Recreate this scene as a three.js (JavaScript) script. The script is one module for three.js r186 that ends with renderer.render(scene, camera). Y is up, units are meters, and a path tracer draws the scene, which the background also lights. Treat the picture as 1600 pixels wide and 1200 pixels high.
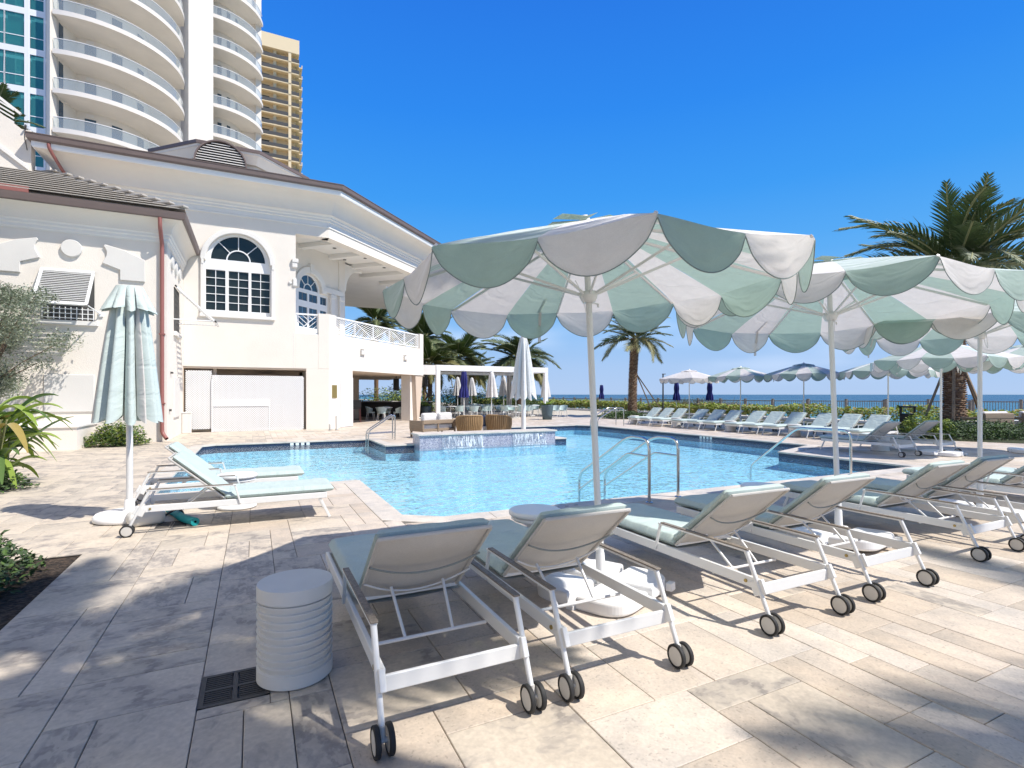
import * as THREE from 'three';
import { RoundedBoxGeometry } from 'three/addons/geometries/RoundedBoxGeometry.js';
import { mergeGeometries, toCreasedNormals } from 'three/addons/utils/BufferGeometryUtils.js';

// ---------------------------------------------------------------- camera, sky, sun, exposure
const EYE = 1.5, FOCAL = 823, YAW = 26.1 * Math.PI / 180, HORIZON = 616.5;
const scene = new THREE.Scene();
const camera = new THREE.PerspectiveCamera(2 * Math.atan(600 / FOCAL) * 180 / Math.PI, 4 / 3, 0.05, 40000);
camera.position.set(0, EYE, 0);
camera.rotation.y = -YAW;
camera.setViewOffset(1600, 1200, 0, 600 - HORIZON, 1600, 1200);
const renderer = new THREE.WebGLRenderer({ antialias: true });
renderer.setSize(1024, 768);
renderer.toneMapping = THREE.LinearToneMapping;
renderer.toneMappingExposure = 1.50;
renderer.shadowMap.enabled = true;
renderer.shadowMap.type = THREE.PCFSoftShadowMap;

const SUN_EL = 53 * Math.PI / 180, SUN_AZ = 135 * Math.PI / 180;      // azimuth from -z towards +x
const toSun = new THREE.Vector3(Math.sin(SUN_AZ) * Math.cos(SUN_EL), Math.sin(SUN_EL), -Math.cos(SUN_AZ) * Math.cos(SUN_EL));
const sun = new THREE.DirectionalLight(new THREE.Color().setRGB(1.0, 0.945, 0.865), 4.05);
sun.position.copy(toSun).multiplyScalar(60).add(new THREE.Vector3(6, 0, -12));
sun.target.position.set(6, 0, -12);
sun.castShadow = true;
sun.shadow.mapSize.set(4096, 4096);
Object.assign(sun.shadow.camera, { left: -45, right: 45, top: 45, bottom: -45, near: 1, far: 160 });
sun.shadow.radius = 1.3;
sun.shadow.bias = -0.0005;
scene.add(sun, sun.target);

function rng(seed) { let a = seed >>> 0; return () => { a = (a + 0x6D2B79F5) | 0; let t = Math.imul(a ^ (a >>> 15), 1 | a); t = (t + Math.imul(t ^ (t >>> 7), 61 | t)) ^ t; return ((t ^ (t >>> 14)) >>> 0) / 4294967296; }; }
const clamp = (v, a, b) => Math.min(b, Math.max(a, v)), lerp = (a, b, t) => a + (b - a) * t, smooth = (a, b, v) => { const t = clamp((v - a) / (b - a), 0, 1); return t * t * (3 - 2 * t); };
// value noise that repeats after `per` cells
function noise2(seed) {
  const R = rng(seed), T = new Float32Array(4096); for (let i = 0; i < 4096; i++) T[i] = R();
  const h = (x, y) => T[((x * 73 + y * 179 + ((x * y) % 61) * 31) & 4095)];
  return (x, y, px, py = px) => {
    const xi = Math.floor(x), yi = Math.floor(y), fx = x - xi, fy = y - yi, u = fx * fx * (3 - 2 * fx), v = fy * fy * (3 - 2 * fy);
    const w = (a, p) => ((a % p) + p) % p, x0 = w(xi, px), x1 = w(xi + 1, px), y0 = w(yi, py), y1 = w(yi + 1, py);
    return lerp(lerp(h(x0, y0), h(x1, y0), u), lerp(h(x0, y1), h(x1, y1), u), v);
  };
}
function fbm(n, x, y, px, py, oct) { let s = 0, a = 0.5, t = 0; for (let o = 0; o < oct; o++) { s += a * n(x, y, px, py); t += a; x *= 2; y *= 2; px *= 2; py *= 2; a *= 0.55; } return s / t; }

// the sky: clear air, deep blue above, pale at the horizon, a few thin wisps low down
{
  const W = 1024, H = 512, d = new Float32Array(W * H * 4), n = noise2(91);
  const stops = [[-90, 0.2933, 0.3667, 0.4800], [0, 0.3067, 0.4133, 0.5933], [3, 0.2733, 0.4000, 0.6067], [8, 0.1600, 0.3467, 0.6200], [14, 0.0700, 0.2800, 0.6200], [20, 0.0347, 0.2267, 0.6133], [28, 0.0200, 0.1733, 0.5867], [37, 0.0160, 0.1333, 0.5333], [55, 0.0167, 0.0933, 0.3733], [90, 0.0187, 0.0733, 0.2933]];
  for (let j = 0; j < H; j++) {
    const el = ((j + 0.5) / H - 0.5) * 180; let k = 0; while (k < stops.length - 2 && el > stops[k + 1][0]) k++;
    const a = stops[k], b = stops[k + 1], t = clamp((el - a[0]) / (b[0] - a[0]), 0, 1);
    for (let i = 0; i < W; i++) {
      const c = [lerp(a[1], b[1], t), lerp(a[2], b[2], t), lerp(a[3], b[3], t)];
      const w = smooth(0.50, 0.80, fbm(n, i / W * 22, el / 180 * 60, 22, 64, 4)) * smooth(0.5, 3, el) * (1 - smooth(7, 15, el)) * 0.24;
      const o = (j * W + i) * 4; for (let q = 0; q < 3; q++) d[o + q] = lerp(c[q], [.72, .78, .88][q], w); d[o + 3] = 1;
    }
  }
  const t = new THREE.DataTexture(d, W, H, THREE.RGBAFormat, THREE.FloatType);
  t.mapping = THREE.EquirectangularReflectionMapping; t.magFilter = t.minFilter = THREE.LinearFilter; t.wrapS = THREE.RepeatWrapping; t.needsUpdate = true;
  scene.background = t; scene.environment = t;
}

// ---------------------------------------------------------------- helpers
const V = (x, y, z) => new THREE.Vector3(x, y, z), CY = Math.cos(YAW), SY = Math.sin(YAW);
const atDepth = (px, depth) => { const x = (px - 800) / FOCAL * depth; return [x * CY + depth * SY, x * SY - depth * CY]; };   // a photo column at a known distance
const ground = (px, py, y = 0) => atDepth(px, FOCAL * (EYE - y) / (py - HORIZON));
const depthOf = (X, Z) => X * SY - Z * CY;
const plain = (g) => { const q = g.index ? g.toNonIndexed() : g; for (const k of Object.keys(q.attributes)) if (!['position', 'normal', 'uv'].includes(k)) q.deleteAttribute(k); if (!q.attributes.uv) q.setAttribute('uv', new THREE.BufferAttribute(new Float32Array(q.attributes.position.count * 2), 2)); return q; };
const merge = (l) => l.length === 1 ? plain(l[0]) : mergeGeometries(l.map(plain));
function metric(g, s = 1) {                                            // uv in metres, from the face's own direction
  const q = plain(g), p = q.attributes.position, n = q.attributes.normal, uv = q.attributes.uv;
  for (let i = 0; i < p.count; i += 3) {
    const nx = Math.abs(n.getX(i) + n.getX(i + 1) + n.getX(i + 2)), ny = Math.abs(n.getY(i) + n.getY(i + 1) + n.getY(i + 2)), nz = Math.abs(n.getZ(i) + n.getZ(i + 1) + n.getZ(i + 2));
    for (let k = i; k < i + 3; k++) { const x = p.getX(k), y = p.getY(k), z = p.getZ(k); if (ny >= nx && ny >= nz) uv.setXY(k, x / s, -z / s); else if (nx > nz) uv.setXY(k, z / s, y / s); else uv.setXY(k, x / s, y / s); }
  }
  return q;
}
function box(w, h, d, x = 0, y = 0, z = 0, r = 0, seg = 1) { const g = r > 0 ? new RoundedBoxGeometry(w, h, d, seg, Math.min(r, w / 2.01, h / 2.01, d / 2.01)) : new THREE.BoxGeometry(w, h, d); return g.translate(x, y, z); }
const box6 = (x0, x1, y0, y1, z0, z1, r = 0) => box(x1 - x0, y1 - y0, z1 - z0, (x0 + x1) / 2, (y0 + y1) / 2, (z0 + z1) / 2, r);
function bar(a, b, w, h, r = 0, up = V(0, 1, 0)) {                     // a box from a to b, w wide and h high
  const d = b.clone().sub(a), L = d.length(); d.normalize();
  const s = V(0, 0, 0).crossVectors(up, d); if (s.lengthSq() < 1e-6) s.set(1, 0, 0); s.normalize(); const u = V(0, 0, 0).crossVectors(d, s);
  return box(w, h, L, 0, 0, 0, r).applyMatrix4(new THREE.Matrix4().makeBasis(s, u, d).setPosition(a.clone().add(b).multiplyScalar(0.5)));
}
function rod(a, b, r, r2 = r, seg = 8) {
  const d = b.clone().sub(a), L = d.length(); const g = new THREE.CylinderGeometry(r2, r, L, seg, 1);
  return g.applyQuaternion(new THREE.Quaternion().setFromUnitVectors(V(0, 1, 0), d.normalize())).translate((a.x + b.x) / 2, (a.y + b.y) / 2, (a.z + b.z) / 2);
}
const tube = (pts, r, n = 24, seg = 8, tension = 0.5) => new THREE.TubeGeometry(new THREE.CatmullRomCurve3(pts, false, 'catmullrom', tension), n, r, seg);
function bentTube(pts, r, R, seg = 10) {                               // straight runs joined by round bends
  const path = new THREE.CurvePath(); let from = pts[0];
  for (let i = 1; i < pts.length; i++) {
    if (i === pts.length - 1) { path.add(new THREE.LineCurve3(from, pts[i])); break; }
    const inD = pts[i].clone().sub(pts[i - 1]), outD = pts[i + 1].clone().sub(pts[i]), q = Math.min(R, inD.length() * 0.45, outD.length() * 0.45);
    const p = pts[i].clone().addScaledVector(inD.normalize(), -q), s = pts[i].clone().addScaledVector(outD.normalize(), q);
    path.add(new THREE.LineCurve3(from, p)); path.add(new THREE.QuadraticBezierCurve3(p, pts[i].clone(), s)); from = s;
  }
  return new THREE.TubeGeometry(path, pts.length * 14, r, seg);
}
const lathe = (pts, seg = 32) => new THREE.LatheGeometry(pts.map(([x, y]) => new THREE.Vector2(x, y)), seg);
function prism(pts, y0, y1, bevel = 0) {                               // a ground plan of [x, z] raised from y0 to y1
  const s = new THREE.Shape(pts.map(([x, z]) => new THREE.Vector2(x, -z)));
  return new THREE.ExtrudeGeometry(s, { depth: y1 - y0 - 2 * bevel, bevelEnabled: bevel > 0, bevelSize: bevel, bevelOffset: -bevel, bevelThickness: bevel, bevelSegments: 2 }).translate(0, 0, bevel).rotateX(-Math.PI / 2).translate(0, y0, 0);
}
function grid(nu, nv, f) {                                             // a sheet through f(u, v)
  const P = [], U = [], I = []; for (let j = 0; j <= nv; j++) for (let i = 0; i <= nu; i++) { const p = f(i / nu, j / nv); P.push(p[0], p[1], p[2]); U.push(p[3] ?? i / nu, p[4] ?? j / nv); }
  for (let j = 0; j < nv; j++) for (let i = 0; i < nu; i++) { const a = j * (nu + 1) + i, b = a + 1, c = a + nu + 1, e = c + 1; I.push(a, b, e, a, e, c); }
  const g = new THREE.BufferGeometry(); g.setAttribute('position', new THREE.Float32BufferAttribute(P, 3)); g.setAttribute('uv', new THREE.Float32BufferAttribute(U, 2)); g.setIndex(I); g.computeVertexNormals(); return g;
}
const taken = new Map();
const numbered = (n) => { const k = taken.get(n) ?? 0; taken.set(n, k + 1); return k ? `${n}_${String(k).padStart(3, '0')}` : n; };
function thing(name, label, category, [x, y, z] = [0, 0, 0], turn = 0, group) { const o = new THREE.Group(); o.name = numbered(name); o.position.set(x, y, z); o.rotation.y = turn; o.userData = { label, category }; if (group) o.userData.group = group; scene.add(o); return o; }
function part(name, geo, mat, parent, label) { const m = new THREE.Mesh(Array.isArray(geo) ? merge(geo) : geo, mat); m.name = name; m.castShadow = m.receiveShadow = true; if (label) m.userData.label = label; parent.add(m); return m; }
function struct(name, geo, mat) { const m = part(numbered(name), geo, mat, scene); m.userData.kind = 'structure'; return m; }
function copyOf(o, label, [x, y, z], turn = 0, group) { const c = o.clone(); c.name = numbered(o.name.replace(/_\d{3}$/, '')); c.userData = { ...o.userData, label }; if (group) c.userData.group = group; c.position.set(x, y, z); c.rotation.set(0, turn, 0); scene.add(c); return c; }
function rebase(o, x, y, z) { o.position.set(x, y, z); for (const c of o.children) { c.position.x -= x; c.position.y -= y; c.position.z -= z; } return o; }   // parts built in world places, group set at the base

// ---------------------------------------------------------------- materials
function texture(W, H, f, srgb) {
  const d = new Uint8Array(W * H * 4); for (let j = 0; j < H; j++) for (let i = 0; i < W; i++) { const c = f(i / W, j / H), o = (j * W + i) * 4; if (typeof c === 'number') d[o] = d[o + 1] = d[o + 2] = clamp(c, 0, 1) * 255; else for (let q = 0; q < 3; q++) d[o + q] = clamp(c[q], 0, 1) * 255; d[o + 3] = 255; }
  const t = new THREE.DataTexture(d, W, H); t.wrapS = t.wrapT = THREE.RepeatWrapping; t.magFilter = THREE.LinearFilter; t.minFilter = THREE.LinearMipmapLinearFilter; t.generateMipmaps = true; if (srgb) t.colorSpace = THREE.SRGBColorSpace; t.needsUpdate = true; return t;
}
const scaled = (t, sx, sy = sx) => { const c = t.clone(); c.repeat.set(sx, sy); c.needsUpdate = true; return c; };
function mat(r, g, b, rough = 0.8, more = {}) { const m = new THREE.MeshPhysicalMaterial({ roughness: rough, side: THREE.DoubleSide, ...more }); m.color.setRGB(r, g, b); return m; }
const nA = noise2(1), nB = noise2(2), nC = noise2(3), nD = noise2(4);
const T = {
  stone: texture(1024, 1024, (u, v) => {                               // travertine: cloudy and mottled, faint bedding, small pits
    const w = fbm(nA, u * 5, v * 5, 5, 5, 4), st = fbm(nB, u * 12 + w * 1.2, v * 26 + w * 3, 12, 26, 4), cl = fbm(nC, u * 6, v * 6, 6, 6, 6), pit = fbm(nD, u * 110, v * 150, 110, 150, 2), gr = fbm(nA, u * 160, v * 160, 160, 160, 2);
    let t = 0.94 + 0.26 * (cl - 0.5) + 0.07 * (st - 0.5) + 0.10 * (gr - 0.5); t -= 0.10 * smooth(0.72, 0.82, pit); return [t, t * (0.985 - 0.04 * (cl - .5)), t * (0.965 - 0.09 * (cl - 0.5))];
  }, true),
  stain: texture(1024, 1024, (u, v) => {                               // the same stone, weathered in grey patches
    const w = fbm(nB, u * 4, v * 4, 4, 4, 5), cl = fbm(nA, u * 6 + w, v * 9 + w, 6, 9, 6), gr = fbm(nD, u * 90, v * 90, 90, 90, 3), sp = fbm(nC, u * 34 + w * 3, v * 60 + w * 3, 34, 60, 4);
    const dirt = smooth(0.47, 0.66, cl) * (0.35 + 0.65 * smooth(0.40, 0.60, sp)); let t = 0.95 + 0.16 * (w - 0.5) + 0.14 * (gr - 0.5) - 0.20 * dirt * (0.3 + 1.4 * gr); return [t, t * (0.985 + 0.008 * dirt), t * (0.955 + 0.04 * dirt)];
  }, true),
  stucco: texture(512, 512, (u, v) => 0.5 + 0.5 * (fbm(nA, u * 64, v * 64, 64, 64, 4) - 0.5) * 2),
  blotch: texture(512, 512, (u, v) => { const t = 0.98 + 0.05 * (fbm(nB, u * 5, v * 5, 5, 5, 6) - 0.5); return [t, t * 0.998, t * 0.99]; }, true),
  weave: texture(256, 256, (u, v) => { const a = Math.sin(u * Math.PI * 64), b = Math.sin(v * Math.PI * 64); return 0.5 + 0.25 * a * b + 0.22 * (nC(u * 64, v * 64, 64) - 0.5); }),
  cloth: texture(512, 512, (u, v) => { const t = 0.98 + 0.05 * (fbm(nD, u * 90, v * 90, 90, 90, 2) - 0.5) + 0.05 * (fbm(nA, u * 4, v * 4, 4, 4, 4) - 0.5); return [t, t, t]; }, true),
  wrinkle: texture(512, 512, (u, v) => { const w = fbm(nA, u * 4, v * 4, 4, 4, 3); return fbm(nB, u * 5 + w * 1.5, v * 14 + w * 3, 5, 14, 3); }),
  wood: texture(512, 512, (u, v) => { const w = fbm(nA, u * 3, v * 10, 3, 10, 3), s = fbm(nB, u * 4 + w, v * 90, 4, 90, 3), t = 0.74 + 0.34 * (s - 0.5) + 0.12 * (w - 0.5); return [t, t * 0.97, t * 0.93]; }, true),
  speck: texture(512, 512, (u, v) => { const t = 0.96 + 0.12 * (fbm(nC, u * 120, v * 120, 120, 120, 2) - 0.5) + 0.10 * (fbm(nA, u * 6, v * 6, 6, 6, 4) - 0.5); return [t, t, t * 0.99]; }, true),
  soil: texture(512, 512, (u, v) => { const c = fbm(nC, u * 40, v * 40, 40, 40, 4), t = 0.35 + 0.9 * (c - 0.3); return [t, t * 0.9, t * 0.8]; }, true),
  leaf: texture(256, 256, (u, v) => { const t = 0.8 + 0.4 * (fbm(nB, u * 8, v * 8, 8, 8, 4) - 0.5); return [t * 0.98, t, t * 0.9]; }, true),
  ripple: (() => {                                                     // wind ripple as a normal map
    const N = 512, h = new Float32Array(N * N); for (let j = 0; j < N; j++) for (let i = 0; i < N; i++) { const u = i / N, v = j / N, w = fbm(nA, u * 4, v * 4, 4, 4, 2); h[j * N + i] = fbm(nB, u * 9 + w, v * 14 + w, 9, 14, 4) + 0.35 * fbm(nC, u * 34, v * 40, 34, 40, 2); }
    return texture(N, N, (u, v) => { const i = Math.round(u * N) % N, j = Math.round(v * N) % N, dx = h[j * N + (i + 1) % N] - h[j * N + (i + N - 1) % N], dy = h[((j + 1) % N) * N + i] - h[((j + N - 1) % N) * N + i], k = 9, l = Math.hypot(dx * k, dy * k, 1); return [0.5 - dx * k / l / 2, 0.5 - dy * k / l / 2, 0.5 + 0.5 / l]; });
  })(),
  mosaic: texture(512, 512, (u, v) => { const x = u * 40, y = v * 40, fx = x % 1, fy = y % 1; if (fx < 0.09 || fy < 0.09) return [0.74, 0.74, 0.74]; const r = nA(Math.floor(x) * 7.13 + .5, Math.floor(y) * 3.71 + .5, 4096), q = nB(Math.floor(x) * 5.37 + .5, Math.floor(y) * 9.1 + .5, 4096); return r < 0.35 ? [0.42 + .2 * q, 0.43 + .2 * q, 0.54 + .18 * q] : r < 0.65 ? [0.64 + .2 * q, 0.63 + .2 * q, 0.68 + .2 * q] : [0.54 + .2 * q, 0.54 + .2 * q, 0.62 + .2 * q]; }, true),
  poolTile: texture(256, 256, (u, v) => { const x = u * 16, y = v * 16, fx = x % 1, fy = y % 1; if (fx < 0.10 || fy < 0.10) return [0.34, 0.38, 0.44]; const q = nB(Math.floor(x) * 5.37 + .5, Math.floor(y) * 9.1 + .5, 4096); return [0.15 + .12 * q, 0.20 + .13 * q, 0.30 + .16 * q]; }, true),
  plaster: texture(512, 512, (u, v) => { const w = fbm(nA, u * 8, v * 8, 8, 8, 2), c = fbm(nB, u * 14 + w * 2, v * 14 + w * 2, 14, 14, 3), r = 1 - Math.abs(c - 0.5) * 7, t = 0.92 + 0.30 * (fbm(nC, u * 44, v * 44, 44, 44, 3) - 0.5) + 0.10 * (c - 0.5); return [t * 0.96, t, t]; }, true),
};
const bumpy = (t, s, k) => ({ bumpMap: scaled(t, s), bumpScale: k });
const M = {
  pavers: [[.63, .56, .48, 'stone'], [.66, .60, .53, 'stone'], [.58, .505, .42, 'stone'], [.63, .565, .485, 'stain'], [.575, .52, .45, 'stain'], [.64, .57, .485, 'stain']].map(([r, g, b, t], i) => mat(r, g, b, 0.62, { map: scaled(T[t], 1 / 1.7), ...bumpy(T[t], 1 / 1.7, 0.0012) })),
  farPaver: mat(.59, .53, .465, 0.65, { map: scaled(T.stone, 1 / 1.7) }),
  coping: mat(.66, .62, .565, 0.6, { map: scaled(T.stone, 1 / 1.3), ...bumpy(T.stone, 1 / 1.3, 0.001) }),
  grout: mat(.16, .145, .13, 0.95, { map: scaled(T.speck, 1) }),
  stucco: mat(.80, .745, .675, 0.9, { map: scaled(T.blotch, 1 / 4), ...bumpy(T.stucco, 1 / 1.2, 0.004) }),
  trim: mat(.80, .775, .74, 0.8, { map: scaled(T.blotch, 1 / 3), ...bumpy(T.stucco, 1 / .8, 0.002) }),
  relief: mat(.70, .68, .65, 0.85, { map: scaled(T.blotch, 1 / 3), ...bumpy(T.stucco, 1 / .8, 0.002) }),
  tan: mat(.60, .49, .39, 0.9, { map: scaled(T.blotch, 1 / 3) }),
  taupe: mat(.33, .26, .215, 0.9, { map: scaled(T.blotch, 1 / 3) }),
  whitePaint: mat(.82, .82, .81, 0.45),
  white: mat(.80, .79, .77, 0.5, { map: scaled(T.blotch, 1 / 2) }),
  frame: mat(.74, .74, .72, 0.38, { clearcoat: 0.25, clearcoatRoughness: 0.4 }),
  armWood: mat(.40, .36, .32, 0.6, { map: scaled(T.wood, 1) }),
  sling: mat(.56, .54, .505, 0.85, { map: scaled(T.cloth, 2), ...bumpy(T.weave, 8, 0.0008) }),
  strap: mat(.27, .29, .265, 0.8),
  cushion: mat(.475, .565, .535, 0.9, { map: scaled(T.cloth, 1.5), sheen: 0.3, sheenRoughness: 0.7, ...bumpy(T.wrinkle, 1.1, 0.010) }),
  mint: mat(.40, .53, .455, 0.95, { map: scaled(T.cloth, 4), transmission: 0.48, thickness: 0, ...bumpy(T.wrinkle, 0.7, 0.014) }),
  ivory: mat(.78, .74, .70, 0.95, { map: scaled(T.cloth, 4), transmission: 0.46, thickness: 0, ...bumpy(T.wrinkle, 0.7, 0.014) }),
  ivoryCloth: mat(.72, .70, .67, 0.92, { map: scaled(T.cloth, 1.2), ...bumpy(T.wrinkle, 0.9, 0.012) }),
  aquaCloth: mat(.56, .645, .615, 0.92, { map: scaled(T.cloth, 1.2), ...bumpy(T.wrinkle, 0.9, 0.010) }),
  navy: mat(.018, .022, .16, 0.85, { map: scaled(T.cloth, 1.2), ...bumpy(T.wrinkle, 1, 0.012) }),
  piping: mat(.22, .27, .25, 0.9),
  steel: mat(.62, .61, .59, 0.16, { metalness: 1 }),
  rubber: mat(.018, .018, .018, 0.7),
  wheel: mat(.56, .54, .50, 0.5),
  concrete: mat(.70, .685, .65, 0.85, { map: scaled(T.blotch, 1.5) }),
  plastic: mat(.80, .79, .77, 0.4),
  iron: mat(.085, .078, .07, 0.6, { metalness: 0.3, map: scaled(T.speck, 3) }),
  black: mat(.015, .015, .016, 0.5),
  charcoal: mat(.06, .058, .055, 0.7),
  brownMetal: mat(.165, .125, .115, 0.5, { map: scaled(T.blotch, 1) }),
  redMetal: mat(.30, .115, .10, 0.5, { map: scaled(T.blotch, 1) }),
  roofTile: mat(.50, .465, .425, 0.85, { map: scaled(T.speck, 1.2), ...bumpy(T.stucco, 1, 0.004) }),
  glassDark: mat(.020, .026, .024, 0.04, { ior: 1.5 }),
  glassBlue: mat(.03, .075, .12, 0.05, { ior: 1.6 }),
  glassTeal: mat(.10, .42, .42, 0.05, { ior: 1.6, transmission: 0.7, thickness: 0 }),
  glassRail: mat(.72, .78, .78, 0.05, { transmission: 0.75, thickness: 0 }),
  curtain: mat(.62, .60, .55, 0.9),
  roomWall: mat(.55, .53, .50, 0.9),
  tanTower: mat(.78, .63, .40, 0.9),
  bark: mat(.22, .135, .085, 0.95, { map: scaled(T.speck, 2) }),
  barkPale: mat(.36, .25, .165, 0.95, { map: scaled(T.speck, 2) }),
  lumber: mat(.50, .385, .265, 0.8, { map: scaled(T.wood, 1) }),
  teak: mat(.54, .44, .335, 0.7, { map: scaled(T.wood, 1) }),
  wicker: mat(.80, .58, .33, 0.7, { map: scaled(T.wood, 4) }),
  wickerDark: mat(.30, .185, .08, 0.8),
  seatAqua: mat(.43, .53, .52, 0.6),
  brass: mat(.42, .31, .11, 0.4, { metalness: 0.7 }),
  potBlue: mat(.085, .13, .155, 0.6, { map: scaled(T.speck, 2) }),
  teal: mat(.0, .27, .29, 0.6, { map: scaled(T.cloth, 2) }),
  soil: mat(.19, .165, .145, 1, { map: scaled(T.soil, 1), ...bumpy(T.soil, 1, 0.03) }),
  frond: mat(.15, .215, .05, 0.65, { map: scaled(T.leaf, 1), transmission: 0.32, thickness: 0 }),
  frondOld: mat(.30, .27, .08, 0.7, { map: scaled(T.leaf, 1), transmission: 0.3, thickness: 0 }),
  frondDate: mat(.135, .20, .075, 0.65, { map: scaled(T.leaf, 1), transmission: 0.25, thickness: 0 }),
  stalk: mat(.30, .30, .14, 0.6),
  leafDark: mat(.045, .085, .025, 0.8, { transmission: 0.2, thickness: 0 }),
  leafMid: mat(.075, .15, .022, 0.8, { transmission: 0.25, thickness: 0 }),
  leafLime: mat(.25, .36, .035, 0.8, { transmission: 0.35, thickness: 0 }),
  leafGrape: mat(.28, .35, .04, 0.8, { transmission: 0.3, thickness: 0 }),
  leafGrapeDry: mat(.36, .27, .06, 0.8, { transmission: 0.3, thickness: 0 }),
  leafSilver: mat(.19, .23, .145, 0.7, { transmission: 0.2, thickness: 0 }),
  leafSilverPale: mat(.33, .37, .275, 0.7, { transmission: 0.2, thickness: 0 }),
  twig: mat(.16, .11, .075, 0.9),
  mosaic: mat(.82, .80, .80, 0.3, { map: scaled(T.mosaic, 1) }),
  poolTile: mat(.52, .55, .60, 0.25, { map: scaled(T.poolTile, 2.2) }),
  plaster: mat(.42, .72, .86, 0.85, { map: scaled(T.plaster, 1 / 3) }),
  water: mat(.86, .965, .985, 0.02, { transmission: 1, thickness: 0, ior: 1.33, normalMap: scaled(T.ripple, 1 / 2.3), normalScale: new THREE.Vector2(0.8, 0.8) }),
  spill: mat(.92, .96, .98, 0.08, { transmission: 0.9, thickness: 0, ior: 1.33, ...bumpy(T.wrinkle, 3, 0.03) }),
  streak: mat(.95, .97, .98, 0.35, { transmission: 0.25, thickness: 0 }),
  sand: mat(.56, .50, .41, 0.95, { map: scaled(T.speck, 0.5) }),
  lawn: mat(.13, .20, .045, 0.95, { map: scaled(T.soil, 0.7) }),
};
// ---------------------------------------------------------------- the setting: deck, pool, lawn, beach, sea
const UNIT = 0.2015, GX = -0.043, GZ = -2.014;                         // the paving module and a joint crossing
const snapX = (x, f) => GX + f((x - GX) / UNIT) * UNIT, snapZ = (z, f) => GZ + f((z - GZ) / UNIT) * UNIT;
const WATER = -0.10;
const pool = [[2.09, -6.17], [12.4, -6.17], [12.4, -9.36], [14.84, -10.18], [14.84, -21.0], [14.2, -21.9], [9.74, -21.9], [9.74, -15.6], [3.5, -15.6], [3.5, -18.1], [-1.04, -18.1], [-1.37, -17.8], [-1.37, -9.5], [1.64, -9.5], [1.64, -6.5]];
const bed = [[-1.4535, -6.2455], [-1.4535, 0.6055], [-9.5, 0.6055], [-9.5, -6.2455]];
const inside = (poly, x, z) => { let c = false; for (let i = 0, j = poly.length - 1; i < poly.length; j = i++) { const [xi, zi] = poly[i], [xj, zj] = poly[j]; if ((zi > z) !== (zj > z) && x < (xj - xi) * (z - zi) / (zj - zi) + xi) c = !c; } return c; };
// the pool's coping: its outer line lies on the paving grid
const copingOuter = (() => {
  const n = pool.length, lines = pool.map(([x0, z0], i) => {
    const [x1, z1] = pool[(i + 1) % n], dx = x1 - x0, dz = z1 - z0, L = Math.hypot(dx, dz); let nx = -dz / L, nz = dx / L;
    if (inside(pool, (x0 + x1) / 2 + nx * 0.05, (z0 + z1) / 2 + nz * 0.05)) { nx = -nx; nz = -nz; }
    let d = nx * x0 + nz * z0 + 0.3;
    if (Math.abs(dz) < 1e-6) d = nz > 0 ? snapZ(z0 + 0.3, Math.round) : -snapZ(z0 - 0.3, Math.round);
    else if (Math.abs(dx) < 1e-6) d = nx > 0 ? snapX(x0 + 0.3, Math.round) : -snapX(x0 - 0.3, Math.round);
    return [nx, nz, d];
  });
  return pool.map((_, i) => { const [a, b, c] = lines[(i + n - 1) % n], [e, f, g] = lines[i], D = a * f - b * e; return [(c * f - b * g) / D, (a * g - c * e) / D]; });
})();
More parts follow.
